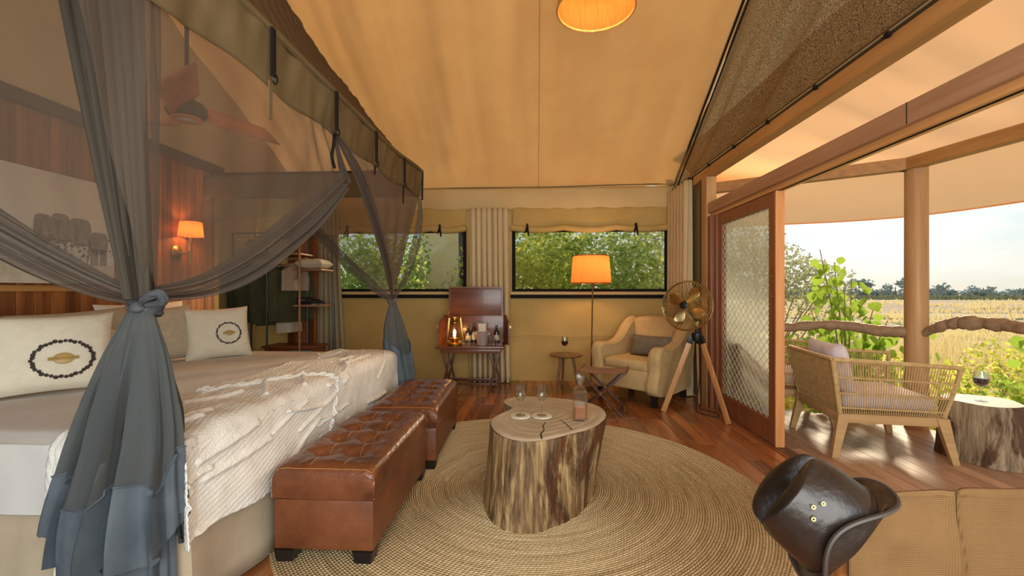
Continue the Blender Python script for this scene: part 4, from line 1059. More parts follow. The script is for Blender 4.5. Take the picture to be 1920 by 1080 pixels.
# arms: outline seen from the side, sloping from the back top to a rounded front scroll
arm = [(.40, .13), (.42, .40), (.44, .70), (.44, .90), (.36, .91), (.27, .86), (.17, .76), (.05, .675), (-.10, .635), (-.22, .635), (-.31, .645), (-.375, .63), (-.405, .585), (-.41, .52), (-.39, .40), (-.385, .13)]
armc = [tuple(poly_at([(a, b_, 0) for a, b_ in arm + arm[:1]], i / 64)[:2]) for i in range(64)]
for sx in (-1, 1):
    m = MB(); wd = .13; c0 = sx * (W / 2 - wd / 2)
    cyc = (sum(p[0] for p in armc) / 64, sum(p[1] for p in armc) / 64)
    def af(u, v):
        i = int(round(u * 64)) % 64; y, z = armc[i]; q = (v - .5) * 2; k = 1 - .055 * max(0, abs(q) - .45) ** 2 / .3
        return (c0 + q * wd / 2 * (1.0 if abs(q) < .99 else 1) + sx * .02 * sm(.3, .7, z), cyc[0] + (y - cyc[0]) * k, .13 + (z - .13) * (1 - .10 * max(0, abs(q) - .5) ** 2 / .25 * .6))
    m.grid(af, 64, 8, cu=True)
    m.add([af(i / 64, 0) for i in range(64)], [tuple(range(64))]); m.add([af(i / 64, 1) for i in range(64)], [tuple(range(64))])
    a_ = acb(m, 'arm')
    st = MB(); st.tube([Vector(af(i / 64, 1 if sx > 0 else 0)) for i in range(0, 64)], .006, 6, closed=True); st.tube([Vector(af(i / 64, 0 if sx > 0 else 1)) for i in range(0, 64)], .006, 6, closed=True)
    acb(st, 'piping', None, a_)
for sx in (-1, 1):
    for sy in (-1, 1):
        b = MB(); b.bar((sx * .34, sy * .33, .15), (sx * .345, sy * .335, 0), .055, .055); acb(b, 'foot', BLACKW)
q = MB().box((0, 0, 0), (.40, .10, .22), None, .045)
cu = empty('lumbar_cushion', (1.295, 5.215, .56), 'grey-brown oblong cushion on the sand-coloured armchair', 'cushion', None, math.radians(-43.5))
b = MB(); pillow(b, .50, .24, .15, lambda a, b_, t: Vector((a, .06 - t + .25 * b_, b_ + .045)), 20, 16, .006, 3.0); b.build('cover', mat('grey_linen', (.145, .115, .08), (.18, .145, .105), rough=.9, scale=20, weave=.3, wscale=900, spec=.1), cu, world=False, angle=70)

# ================================================================ floor lamp
SHADEM = mat('amber_shade', (.36, .13, .03), (.46, .19, .05), rough=.8, scale=9, stretch=(6, 6, .05), translucent=.5, tcol=(.52, .19, .05), spec=.1)
def pleated(mb, r0, r1, z0, z1, n=44, amp=.004):
    mb.grid(lambda u, v: ((lerp(r0, r1, v) + amp * math.cos(n * 2 * PI * u)) * math.cos(2 * PI * u), (lerp(r0, r1, v) + amp * math.cos(n * 2 * PI * u)) * math.sin(2 * PI * u), lerp(z0, z1, v)), n * 4, 2, cu=True)
DBRONZE = mat('dark_bronze', (.09, .05, .025), rough=.35, metal=.8)
lp = empty('floor_lamp', (.69, 5.62, 0), 'floor lamp with amber pleated drum shade on a thin dark pole', 'lamp')
MB().lathe([(.001, 0), (.135, 0), (.135, .012), (.03, .022), (.012, .05)], (0, 0, 0), 28).build('base', DBRONZE, lp, world=False)
b = MB(); b.tube([(0, 0, .03), (.008, 0, .5), (.018, 0, 1.0), (.026, 0, 1.56)], .0085, 8)
for z in (.6, 1.1): b.lathe([(.008, 0), (.012, .004), (.012, .02), (.008, .024)], (.008 + .016 * z / 1.5, 0, z), 10)
b.build('pole', mat('bronze_pole', (.16, .08, .03), rough=.4, metal=.6), lp, world=False)
b = MB(); pleated(b, .248, .222, 1.345, 1.685); sh_ = b.build('lamp_shade', SHADEM, lp, world=False, angle=80)
for r_, z in ((.248, 1.345), (.222, 1.685)):
    b = MB(); b.tube([(r_ * math.cos(i * PI / 24), r_ * math.sin(i * PI / 24), z) for i in range(48)], .006, 6, closed=True); b.build('shade_rim', SHADEM, sh_, world=False)
b = MB(); b.bar((0, -.22, 1.66), (0, .22, 1.66), .005, .005); b.bar((-.22, 0, 1.66), (.22, 0, 1.66), .005, .005); b.build('shade_spider', DBRONZE, sh_, world=False)
BULB = mat('lit_bulb', (1, .8, .5), emit=(1, .62, .25), estr=14)
b = MB(); b.ball((.026, 0, 1.59), (.026, .026, .036), 12, 10); b.build('bulb', BULB, lp, world=False)
add_light('floor_lamp_light', 'POINT', (.716, 5.62, 1.53), 16, (1.0, .62, .30), shadow_soft_size=.05)

# ================================================================ small round side table with wine glass
SIDEW = wood('side_table_wood', (.13, .06, .025), (.25, .125, .055), 'x', rough=.35)
s_t = empty('side_table', (.375, 5.62, 0), 'small round wooden side table on three splayed legs', 'table')
MB().lathe([(.001, .425), (.195, .425), (.208, .432), (.21, .440), (.206, .448), (.001, .448)], (0, 0, 0), 36).build('table_top', SIDEW, s_t, world=False)
for k in range(3):
    q = 2 * PI * k / 3 + 1.8; b = MB(); b.tube([(.09 * math.cos(q), .09 * math.sin(q), .43), (.165 * math.cos(q), .165 * math.sin(q), 0)], [.019, .012], 10); b.build('leg', SIDEW, s_t, world=False)
def wine_glass(loc, label, level=1.0):
    e = empty('wine_glass', loc, label, 'glass', 'glasses of red wine')
    b = MB(); glass_mesh(b, .036, .105, [(.006, .105), (.028, .114), (.041, .135), (.045, .160), (.042, .190), (.036, .222)], .222); b.build('bowl_and_stem', THIN, e, world=False)
    b = MB(); b.lathe([(.001, .1085), (.024, .114), (.037, .134), (.0425, .158), (.0428, .170), (.001, .170)], (0, 0, 0), 24); b.build('wine', WINE, e, world=False)
    return e
wine_glass((.36, 5.60, .4485), 'glass of red wine on the small round side table by the wall')

# ================================================================ folding camp stool
CAMPW = wood('camp_wood', (.055, .02, .01), (.13, .05, .022), 'z', rough=.35)
SEATL = mat('stool_leather', (.13, .045, .018), (.24, .09, .036), rough=.45, scale=6, bump=.2, bscale=60)
cs = empty('camp_stool', (.70, 4.66, 0), 'folding camp stool with brown leather seat and crossed legs', 'stool', None, math.radians(-16))
b = MB()
def seat_f(u, v): x = lerp(-.235, .235, u); return (x, lerp(-.17, .17, v), .435 - .022 * math.sin(PI * u) ** .8 + .002 * nz(x * 9, v * 4))
b.grid(seat_f, 30, 12); solidify(b.build('seat', SEATL, cs, world=False), .006)
for sx in (-1, 1):
    b = MB(); b.tube([(sx * .235, -.185, .43), (sx * .235, .185, .43)], .017, 12); b.build('seat_rail', SEATL, cs, world=False)
for sy in (-.165, .165):
    for sx in (-1, 1):
        b = MB(); b.bar((sx * .225, sy + sx * .013, .425), (-sx * .215, sy + sx * .013, .0), .022, .030, (0, 1, 0), .003); b.build('leg', CAMPW, cs, world=False)
    b = MB(); b.lathe([(.012, -.03), (.012, .03)], (.0, sy, .215), 12, (0, 1, 0)); b.build('pivot', BRASS, cs, world=False)
for sx in (-1, 1):
    b = MB(); b.tube([(sx * .19, -.16, .03), (sx * .19, .16, .03)], .010, 8); b.tube([(sx * .175, -.16, .045 + .02), (sx * .175, .16, .065)], .008, 8); b.build('stretcher', CAMPW, cs, world=False)

# ================================================================ tripod fan
CAMW2 = wood('tripod_wood', (.42, .19, .065), (.56, .28, .10), 'z', rough=.4)
ABR = mat('aged_brass', (.42, .30, .12), (.55, .42, .20), rough=.3, scale=6, metal=1.0)
tfm = empty('tripod_fan', (1.64, 4.62, 0), 'brass pedestal fan on a wooden tripod in front of the armchair', 'fan')
HUB = Vector((1.635, 4.60, .80)); feet = [(1.315, 4.66), (1.80, 4.245), (1.80, 4.99)]
for k, (fx, fy) in enumerate(feet):
    f = Vector((fx, fy, 0)); d = (f - HUB); a0 = HUB + Vector((d.x, d.y, 0)).normalized() * .055 + Vector((0, 0, -.03))
    sd = Vector((d.y, -d.x, 0)).normalized()
    b = MB()
    b.bar(a0 + sd * .0, f + Vector((0, 0, .001)), .020, .058 if False else .052, sd.cross(d).normalized(), .003)
    g = b.build('leg', CAMW2, tfm)
    c = MB(); c.bar(a0 - d.normalized() * .02, a0 + d.normalized() * .06, .03, .058, sd.cross(d).normalized(), .003); c.build('leg_bracket', mat('black_metal', (.02, .02, .02), rough=.4, metal=.5), g)
BLKM = MATS['black_metal']
b = MB(); b.lathe([(.001, -.06), (.045, -.06), (.055, -.02), (.05, .02), (.02, .03), (.016, .13), (.016, .16)], HUB, 16); b.build('tripod_head', BLKM, tfm)
b = MB(); b.lathe([(.016, .0), (.018, .01), (.018, .05), (.024, .055), (.024, .075), (.015, .08), (.015, .12)], HUB + Vector((0, 0, .06)), 14); b.build('neck', ABR, tfm)
FC = Vector((1.50, 4.50, 1.10)); FA = Vector((-.62, -.78, .10)).normalized()
FR = .245; X_ = FA.cross(Vector((0, 0, 1))).normalized(); Y_ = X_.cross(FA)
def fp(r, q, h): return FC + X_ * (r * math.cos(q)) + Y_ * (r * math.sin(q)) + FA * h
b = MB()
for r_, h, t in ((FR, .0, .008), (FR * .97, .035, .004), (FR, -.03, .004)): b.tube([fp(r_, i * PI / 24, h) for i in range(48)], t, 6, closed=True)
b.build('cage_rim', ABR, tfm)
b = MB()
for k in range(56):
    q = 2 * PI * k / 56
    b.tube([fp(.035, q + .25, .075), fp(.12, q + .14, .07), fp(.20, q + .05, .052), fp(FR * .985, q, .018)], .0023, 4)
c = b.build('front_grille', ABR, tfm); c['kind'] = 'stuff'
b = MB()
for k in range(40):
    q = 2 * PI * k / 40; b.tube([fp(.07, q, -.10), fp(.17, q, -.085), fp(FR * .99, q, -.02)], .0023, 4)
c = b.build('rear_grille', ABR, tfm); c['kind'] = 'stuff'
b = MB(); b.lathe([(.001, .0), (.040, .0), (.040, .010), (.03, .016), (.001, .018)], FC + FA * .07, 20, FA); b.build('badge', BLKM, tfm)
for k in range(4):
    b = MB(); q0 = k * PI / 2 + .5
    b.grid(lambda u, v: fp(lerp(.035, .205, u), q0 + (v - .5) * lerp(.75, 1.05, u) * math.sin(PI * (.25 + .75 * u) ) ** .5, .018 * (v - .5) * 2), 10, 6); solidify(b.build('blade', ABR, tfm), .0025)
b = MB(); b.lathe([(.001, .06), (.055, .05), (.062, .0), (.062, -.06), (.045, -.085), (.001, -.09)], FC - FA * .06, 20, FA); b.build('motor', ABR, tfm)
b = MB(); b.bar(FC - FA * .10 + Vector((0, 0, -.05)), HUB + Vector((0, 0, .16)), .03, .03); b.lathe([(.001, 0), (.016, 0), (.016, .03), (.001, .03)], FC - FA * .12 + Vector((.06, .02, -.1)), 12, X_); b.build('bracket', BLKM, tfm)
cordp = curve([(1.70, 4.70, .72), (1.73, 4.78, .35), (1.70, 4.80, .03), (1.66, 4.62, .007), (1.78, 4.46, .007), (1.83, 4.62, .007), (1.72, 4.74, .012), (1.78, 4.92, .012), (1.86, 5.2, .02)], 70)
b = MB(); b.tube(cordp, .0045, 6); tag(b.build('fan_cord', mat('black_rubber', (.012, .012, .012), rough=.5)), 'black power cord coiled on the floor behind the tripod fan', 'cord')
# ================================================================ drinks cabinet on folding stand
CABW = wood('cabinet_wood', (.075, .022, .010), (.19, .062, .025), 'x', rough=.3, scale=4, coat=.15)
dcb = empty('drinks_cabinet', (-.80, 5.55, 0), 'open dark wooden travelling drinks cabinet on a folding stand', 'cabinet')
ZT = .575
MB().bb((-1.22, 5.30, ZT - .035), (-.385, 5.74, ZT), .006).build('table_top', CABW, dcb)
MB().bb((-1.17, 5.33, ZT - .085), (-.43, 5.71, ZT - .036), .004).build('apron', CABW, dcb)
for y in (5.37, 5.67):
    for x0_, x1_ in ((-1.15, -1.03), (-1.03, -1.15), (-.57, -.45), (-.45, -.57)):
        b = MB(); b.bar((x0_, y + (.014 if x0_ < x1_ else -.014), ZT - .04), (x1_, y + (.014 if x0_ < x1_ else -.014), 0), .024, .028, (0, 1, 0), .003); b.build('leg', CAMPW, dcb)
for y, z in ((5.37, .11), (5.67, .10), (5.37, .17)):
    b = MB(); b.bar((-1.12, y, z), (-.48, y, z), .018, .026, bev=.003); b.build('stretcher', CAMPW, dcb)
# cabinet: back box, lid raised behind, side doors swung open
MB().bb((-1.13, 5.68, ZT), (-.42, 5.70, .93), .003).build('cabinet_back', CABW, dcb)
MB().bb((-1.13, 5.50, ZT + .001), (-.42, 5.68, ZT + .014)).build('cabinet_floor', CABW, dcb)
ld = MB().bb((-1.125, 5.695, .93), (-.425, 5.713, 1.30), .003).build('lid', CABW, dcb)
for lo_, hi_ in (((-1.125, 5.66, .93), (-1.107, 5.695, 1.30)), ((-.443, 5.66, .93), (-.425, 5.695, 1.30)), ((-1.107, 5.66, 1.282), (-.443, 5.695, 1.30))):
    MB().bb(lo_, hi_).build('lid_edge', CABW, ld)
for sx, x in ((-1, -1.125), (1, -.42)):
    b = MB(); p = [(5.68, ZT), (5.68, .93), (5.60, .945), (5.48, .86), (5.46, .85), (5.46, ZT)]
    b.prism(p, 0, .018, lambda a, c, h: (x + sx * (h + (5.68 - a) * .34), a, c)); s_ = b.build('side_door', CABW, dcb, smooth=False)
    b = MB(); b.box((x + sx * .10, 5.47, .80), (.022, .012, .03)); b.tube([(x + sx * .02, 5.66, .92), (x + sx * .0, 5.665, 1.0)], .005, 6); b.build('catch', BRASS, s_)
# on the cabinet floor and table top: bottles, small glasses
DGL = mat('dark_bottle_glass', (.03, .02, .012), rough=.08, spec=.7)
def bottle(x, y, r, h, m, label):
    e = empty('bottle', (x, y, ZT + .014), label, 'bottle', 'bottles in the drinks cabinet')
    MB().lathe([(.001, 0), (r, 0), (r, h * .6), (r * .85, h * .68), (r * .36, h * .78), (r * .34, h * .98), (.001, h * .98)], (0, 0, 0), 18).build('bottle_body', m, e, world=False)
    MB().lathe([(.001, h * .94), (r * .42, h * .94), (r * .42, h), (.001, h)], (0, 0, 0), 12).build('cap', mat('bottle_cap', (.10, .05, .02), rough=.4), e, world=False)
    MB().lathe([(r + .0006, h * .15), (r + .0006, h * .45)], (0, 0, 0), 18, cap=False).build('bottle_label', mat('paper_label', (.50, .42, .28), rough=.8), e, world=False)
bottle(-.86, 5.60, .034, .21, DGL, 'dark bottle left of the ice bucket in the drinks cabinet')
bottle(-.79, 5.62, .032, .24, DGL, 'taller dark bottle close behind the ice bucket')
bottle(-.50, 5.60, .034, .22, DGL, 'dark bottle right of the ice bucket in the drinks cabinet')
def tumbler(x, y, label):
    e = MB().lathe([(.001, 0), (.026, 0), (.030, .085), (.028, .085), (.0245, .006), (.001, .006)], (0, 0, 0), 18, cap=False).build('tumbler', THIN); e.location = (x, y, ZT + .0005); tag(e, label, 'glass', 'tumblers on the cabinet table')
tumbler(-.90, 5.47, 'clear tumbler beside the hurricane lantern on the drinks cabinet')
tumbler(-.83, 5.44, 'clear tumbler between the lantern and the ice bucket')
tumbler(-.52, 5.46, 'clear tumbler right of the ice bucket')
ib = empty('ice_bucket', (-.665, 5.46, ZT), 'shiny steel ice bucket with ring handles and folded napkin', 'bucket')
CHR = mat('polished_steel', (.86, .86, .83), rough=.28, metal=.75)
MB().lathe([(.001, .001), (.060, .001), (.064, .006), (.084, .17), (.088, .175), (.084, .178), (.078, .172), (.058, .012), (.001, .012)], (0, 0, 0), 28).build('bucket_body', CHR, ib, world=False)
for sx in (-1, 1):
    b = MB(); b.tube([(sx * (.084 + .018 * math.sin(q * PI / 8) ** 2), .02 * math.cos(q * PI / 8), .14 + .022 * math.sin(q * PI / 8)) for q in range(16)], .004, 6, closed=True); b.build('ring_handle', CHR, ib, world=False)
npk = MB(); pillow(npk, .11, .15, .06, lambda a, c, t: Vector((a, t, c + .20)), 12, 12, .014, 2)
o = npk.build('napkin', LINEN); o.location = (-.665, 5.46, ZT); tag(o, 'folded cream napkin standing in the ice bucket', 'napkin')
# hurricane lantern
hl = empty('hurricane_lantern', (-1.0, 5.40, ZT), 'brass hurricane lantern with lit flame on the drinks cabinet', 'lantern')
LBR = mat('lantern_brass', (.62, .36, .09), rough=.28, metal=1.0)
MB().lathe([(.001, .001), (.085, .001), (.088, .008), (.088, .03), (.075, .042), (.05, .05), (.03, .065), (.038, .075), (.05, .085), (.05, .095), (.001, .095)], (0, 0, 0), 28).build('fuel_base', LBR, hl, world=False)
b = MB()
b.lathe([(.048, .096), (.062, .13), (.066, .17), (.056, .225), (.042, .255), (.040, .255), (.054, .224), (.064, .17), (.060, .13), (.046, .098)], (0, 0, 0), 24, cap=False); b.build('glass_chimney', PANE, hl, world=False)
for sx in (-1, 1):
    b = MB(); b.bar((sx * .100, 0, .055), (sx * .068, 0, .345), .024, .016, (0, 1, 0), .003); b.bar((sx * .05, 0, .05), (sx * .102, 0, .058), .02, .014, (0, 1, 0)); b.build('side_tube', LBR, hl, world=False)
MB().lathe([(.001, .256), (.044, .256), (.05, .27), (.05, .29), (.032, .31), (.034, .335), (.070, .342), (.070, .352), (.001, .356)], (0, 0, 0), 24).build('lantern_cap', LBR, hl, world=False)
b = MB(); b.tube(curve([(-.07, 0, .34), (-.078, .02, .40), (0, .03, .455), (.078, .02, .40), (.07, 0, .34)], 24), .003, 6); b.build('bail_handle', LBR, hl, world=False)
b = MB(); b.lathe([(.001, .10), (.010, .108), (.014, .125), (.009, .15), (.001, .178)], (0, 0, 0), 12); b.build('flame', mat('flame', (1, .6, .2), emit=(1, .45, .10), estr=24), hl, world=False)
add_light('lantern_light', 'POINT', (-1.0, 5.40, ZT + .15), 5.0, (1.0, .50, .16), shadow_soft_size=.02)

# ================================================================ curtains
def curtain(name, pts_fn, label, m=CURT, nu=160, nv=24):
    e = empty(name, pts_fn(.5, 1.0), label, 'curtain')
    b = MB(); b.grid(pts_fn, nu, nv); o = b.build('curtain_panel', m, e, angle=85); solidify(o, .003)
    b = MB(); b.grid(lambda u, v: Vector(pts_fn(u, .985 + .015 * v)) + Vector((0, -.002, 0)), nu, 1); b.build('hem', m, e, angle=85)
    return e
def cur_mid(u, v):
    xt, xb = lerp(-.915, -.36, u), lerp(-.90, -.325, u)
    s_ = math.sin(2 * PI * 7.5 * u + 1.6 * nz(u * 4, v * .5, 1)); am = lerp(.020, .045, v)
    return Vector((lerp(xt, xb, v) + .012 * math.cos(2 * PI * 7.5 * u) + .02 * nz(u * 3, v * 2, 5) * v, YB - .165 + am * s_ - .02 * nz(u * 8, v, 3), lerp(2.37, .012, v)))
curtain('curtain', cur_mid, 'linen curtain hanging between the two windows behind the drinks cabinet')
def cur_right(u, v):
    y0_, y1_ = 5.30, 6.06; y = lerp(y0_, y1_, u); s_ = math.sin(2 * PI * 6 * u + 1.2 * nz(u * 5, v * .6, 2)); am = lerp(.040, .055, v)
    return Vector((XR - .10 + am * s_, y + .02 * math.cos(2 * PI * 6 * u), lerp(2.56, .012, v)))
curtain('curtain', cur_right, 'linen curtain in the corner behind the tripod fan')
CURTG = mat('curtain_greyed', (.40, .33, .20), (.46, .39, .25), rough=.9, scale=3, spec=.1, translucent=.15)
def cur_left(u, v):
    xt, xb = lerp(-3.02, -2.74, u), lerp(-3.05, -2.60 - .02, u); s_ = math.sin(2 * PI * 5 * u + nz(u * 4, v * .6, 7)); am = lerp(.02, .045, v)
    return Vector((lerp(xt, xb, v ** 1.5), YB - .14 + am * s_, lerp(2.37, .012, v)))
curtain('curtain', cur_left, 'greyish curtain at the far left behind the clothes rack', CURTG)

# ================================================================ clothes rack in the dressing corner
RACKM = mat('rack_steel', (.07, .085, .085), rough=.4, metal=.5); BAMB = wood('rack_wood', (.24, .11, .05), (.40, .20, .09), 'x', rough=.45)
rk = empty('clothes_rack', (-3.2, 5.55, 0), 'open clothes rack of dark steel posts with wooden shelves', 'rack')
for x, y, m in ((-3.80, 5.36, RACKM), (-3.36, 5.36, RACKM), (-2.94, 5.36, BAMB), (-2.68, 5.72, RACKM), (-3.03, 5.72, RACKM), (-3.80, 5.72, RACKM)):
    b = MB(); b.tube([(x, y, 0), (x, y, 1.98)], .013, 8); b.build('post', m, rk)
for y in (5.36, 5.72):
    b = MB(); b.tube([(-3.80, y, 1.97), (-2.68, y, 1.97)], .010, 8); b.build('rail', RACKM, rk)
b = MB(); b.tube([(-3.80, 5.54, 1.66), (-2.94, 5.54, 1.66)], .011, 8); b.build('hanging_rail', BAMB, rk)
for z in (1.50, 1.05, .30):
    MB().bb((-3.03, 5.37, z), (-2.67, 5.73, z + .022), .003).build('shelf', BAMB, rk)
MB().bb((-3.80, 5.36, 1.70), (-2.94, 5.73, 1.72), .003).build('top_shelf', BAMB, rk)
OLIVE = mat('olive_cloth', (.045, .048, .022), (.065, .068, .032), rough=.9, scale=4, spec=.1, sheen=.2)
GREYC = mat('grey_brown_cloth', (.28, .22, .15), (.34, .27, .19), rough=.9, scale=4, spec=.1); PALE = mat('pale_cloth', (.48, .43, .33), (.54, .49, .38), rough=.9, scale=4, spec=.1)
def hang(x, y0_, L, m, label, cat, sleeves=True, wid=.44, rz=0.0):
    """garment on a hanger under the rail, seen edge-on; local y across the shoulders"""
    e = empty('hanging_' + cat, (x, y0_, 1.66), label, cat, 'clothes on the rack', rz)
    b = MB(); b.tube(curve([(0, 0, .02), (.02, 0, .0), (0, 0, -.03), (0, 0, -.055)], 10), .0025, 5); b.tube([(0, -wid / 2 + .03, -.11), (0, 0, -.055), (0, wid / 2 - .03, -.11)], .009, 6); b.build('hanger', BAMB, e, world=False)
    b = MB()
    def body(u, v):
        q = 2 * PI * u; sh = sm(0, .18, v); half = lerp(.06, wid / 2, sh ** .7) * (1 + .05 * v); th = lerp(.03, .062, sh) + .018 * nz(math.cos(q) * 2, math.sin(q) * 2 + x * 9, v * 2)
        return (th * math.cos(q) * (1 + .25 * math.sin(6 * q + x * 5)), half * math.copysign(abs(math.sin(q)) ** .8, math.sin(q)), -.07 - v * L + (.0 if v > .1 else .0) - .05 * (abs(math.sin(q))) * sm(.0, .15, v) * (1 - v))
    b.grid(body, 48, 24, cu=True); b.build('garment', m, e, world=False, angle=80)
    if sleeves:
        for s_ in (-1, 1):
            b = MB(); b.tube(curve([(0, s_ * wid * .46, -.15), (.012, s_ * wid * .58, -.32), (.02, s_ * wid * .60, -.52), (.02, s_ * wid * .57, -.15 - L * .86)], 16), [lerp(.058, .042, i / 16) for i in range(17)], 12); b.build('sleeve', m, e, world=False)
    return e
hang(-3.70, 5.54, .70, OLIVE, 'olive garment at the left end of the rack', 'jacket', True, .44, -.35)
hang(-3.53, 5.54, .74, OLIVE, 'broad olive jacket left of the steel post', 'jacket', True, .48, -.55)
hang(-3.34, 5.54, .78, OLIVE, 'olive jacket hanging directly behind the steel post', 'jacket', True, .48, -.62)
hang(-3.15, 5.54, .74, OLIVE, 'olive jacket with long sleeves, next to the grey-brown shirt', 'jacket', True, .46, -.45)
hang(-3.08, 5.52, .34, GREYC, 'grey-brown short-sleeved shirt at the right end of the clothes rail', 'shirt', False, .46, -.2)
hang(-3.22, 5.62, .88, PALE, 'long pale garment hanging behind the olive jackets', 'shirt', False, .36, -.4)
b = MB(); pillow(b, .36, .34, .13, lambda a, c, t: Vector((a - .0, c, t + .068)), 16, 16, .012, 3); o = b.build('folded_blanket', PALE); o.location = (-2.85, 5.55, 1.523); tag(o, 'folded pale blanket on the upper rack shelf', 'blanket')
def shoe(x, y, label):
    e = empty('shoe', (x, y, 1.0725), label, 'shoe', 'pair of black shoes on the rack shelf', .25)
    SH = mat('black_shoe_leather', (.012, .012, .013), rough=.35)
    b = MB()
    def f(u, v):
        t = u; w = poly_at([(.030, 0, 0), (.034, 0, 0), (.030, 0, 0), (.040, 0, 0), (.040, 0, 0), (.018, 0, 0)], t)[0]; h = poly_at([(.075, 0, 0), (.085, 0, 0), (.075, 0, 0), (.055, 0, 0), (.045, 0, 0), (.022, 0, 0)], t)[0]
        q = 2 * PI * v; return (lerp(-.12, .13, t), w * math.cos(q), .012 + h * .5 + h * .5 * math.sin(q))
    b.grid(f, 16, 14, cv=True); b.add([f(0, i / 14) for i in range(14)], [tuple(range(14))]); b.add([f(1, i / 14) for i in range(14)], [tuple(range(14))]); b.build('upper', SH, e, world=False)
    b = MB(); b.prism([(-.125, -.03), (.02, -.036), (.09, -.042), (.135, -.018), (.135, .018), (.09, .042), (.02, .036), (-.125, .03)], 0, .014); b.build('sole', SH, e, world=False)
shoe(-2.90, 5.47, 'black shoe at the front of the lower rack shelf'); shoe(-2.87, 5.58, 'black shoe behind its pair on the rack shelf')
# small chest beneath the clothes
ch = empty('luggage_bench', (-3.10, 5.60, 0), 'small wooden luggage bench with a teal drawer front below the clothes', 'bench')
BENW = wood('bench_wood', (.14, .04, .016), (.26, .085, .03), 'x', rough=.35); TEAL = mat('teal_paint', (.07, .17, .17), (.09, .20, .20), rough=.5, scale=6)
b = MB(); b.bb((-3.46, 5.40, .52), (-2.78, 5.78, .55), .004); b.build('bench_top', BENW, ch)
b = MB(); b.bb((-3.44, 5.44, .10), (-2.80, 5.76, .52), .004); b.build('bench_body', BENW, ch)
dr = MB().bb((-3.09, 5.425, .30), (-2.82, 5.44, .50), .003).build('drawer', TEAL, ch)
MB().lathe([(.008, 0), (.008, .012), (.014, .02), (.001, .024)], (-2.95, 5.425, .40), 12, (0, -1, 0)).build('knob', BRASS, dr)
for x in (-3.42, -2.82):
    for y in (5.47, 5.73): MB().bb((x - .02, y - .02, 0), (x + .02, y + .02, .10)).build('leg', BENW, ch)
# yellow flowers in a small vase on the rack's top shelf
fv_ = empty('flower_vase', (-3.64, 5.42, 1.7205), 'small vase of yellow flowers on top of the clothes rack', 'vase')
MB().lathe([(.001, .0), (.03, .0), (.04, .03), (.035, .07), (.02, .10), (.024, .12), (.001, .115)], (0, 0, 0), 16).build('vase', mat('vase_clay', (.10, .06, .03), rough=.5), fv_, world=False)
b = MB(); vr = R(12)
for k in range(9):
    t = Vector((vr.uniform(-.10, .12), vr.uniform(-.08, .08), vr.uniform(.13, .22))); b.tube([(0, 0, .08), t * .5 + Vector((0, 0, .06)), t], .003, 4)
b.build('stems', OLIVE, fv_, world=False)
YEL = mat('yellow_petal', (.75, .58, .04), (.85, .70, .08), rough=.6, scale=9, translucent=.3)
vr = R(12)
for k in range(9):
    t = Vector((vr.uniform(-.10, .12), vr.uniform(-.08, .08), vr.uniform(.13, .22))); b = MB(); b.ball(t, (.030, .030, .018), 9, 5); b.build('flower', YEL, fv_, world=False)
# ================================================================ picture, sconce, ceiling fan, pendant
PB = mat('print_sky', (.66, .62, .53), (.72, .68, .59), rough=.6, scale=2); PH = mat('print_haze', (.50, .49, .44), (.70, .70, .66), rough=.6, scale=9, stretch=(1, 1, 2)); PE = mat('print_grey', (.10, .085, .068), (.25, .215, .175), rough=.6, scale=26, stretch=(1, 1.6, .5))
PG = mat('print_grass', (.42, .38, .29), (.56, .52, .42), rough=.6, scale=12); PK = mat('print_dark', (.04, .035, .03), rough=.6)
pc_ = empty('wall_picture', (XL, 2.5, 1.65), 'large unframed sepia photo print of elephants on the plank wall', 'picture')
px0 = XL + .012
MB().bb((px0 - .012, 1.75, 1.30), (px0 + .022, 3.26, 2.05), .002).build('canvas_panel', PB, pc_)
xs = px0 + .0222
def flat(poly, m, name, lay, parent=pc_):
    b = MB(); b.prism(poly, 0, .0006, lambda a, c, h: (xs + lay * .0007 + h, a, c)); return b.build(name, m, parent, smooth=False)
flat([(1.755, 1.305), (3.255, 1.305), (3.255, 1.46), (1.755, 1.46)], PG, 'printed_grass', 0)
flat([(2.0, 1.46), (3.255, 1.44), (3.255, 1.62), (2.75, 1.66), (2.2, 1.62), (2.0, 1.56)], PH, 'printed_haze', 1)
def eleph(cy, cz, ry, rz_, lay, legs=False):
    out = []
    for i in range(32):
        q = 2 * PI * i / 32; c_, s_ = math.cos(q), math.sin(q)
        out.append((cy + ry * math.copysign(abs(c_) ** .6, c_) * (1 + .04 * math.sin(3 * q + lay)), cz + rz_ * math.copysign(abs(s_) ** .75, s_)))
    flat(out, PE, 'printed_elephant', lay)
    flat([(cy - ry * .55, cz + rz_ * .62), (cy - ry * .05, cz + rz_ * .50), (cy - ry * .10, cz - rz_ * .35), (cy - ry * .42, cz - rz_ * .5)], PK2, 'printed_ear', lay + .5)
    if legs:
        for dy, w in ((-.62, .20), (-.22, .18), (.30, .20), (.66, .18)): flat([(cy + (dy - w) * ry, cz - rz_ * .5), (cy + (dy + w) * ry, cz - rz_ * .5), (cy + (dy + w * .9) * ry, cz - rz_ * 2.0), (cy + (dy - w * .9) * ry, cz - rz_ * 2.0)], PE, 'printed_leg', lay)
        flat([(cy - ry * .95, cz + .01), (cy - ry * .70, cz + .0), (cy - ry * .95, cz - rz_ * 1.2), (cy - ry * 1.08, cz - rz_ * 1.9), (cy - ry * 1.16, cz - rz_ * 1.85), (cy - ry * 1.10, cz - rz_ * 1.0)], PE, 'printed_trunk', lay)
PK2 = mat('print_ear', (.06, .05, .04), (.15, .13, .10), rough=.6, scale=30)
eleph(2.765, 1.665, .062, .095, 2); eleph(2.87, 1.675, .068, .105, 3); eleph(3.0, 1.665, .085, .100, 4); eleph(3.135, 1.60, .075, .082, 5, True)
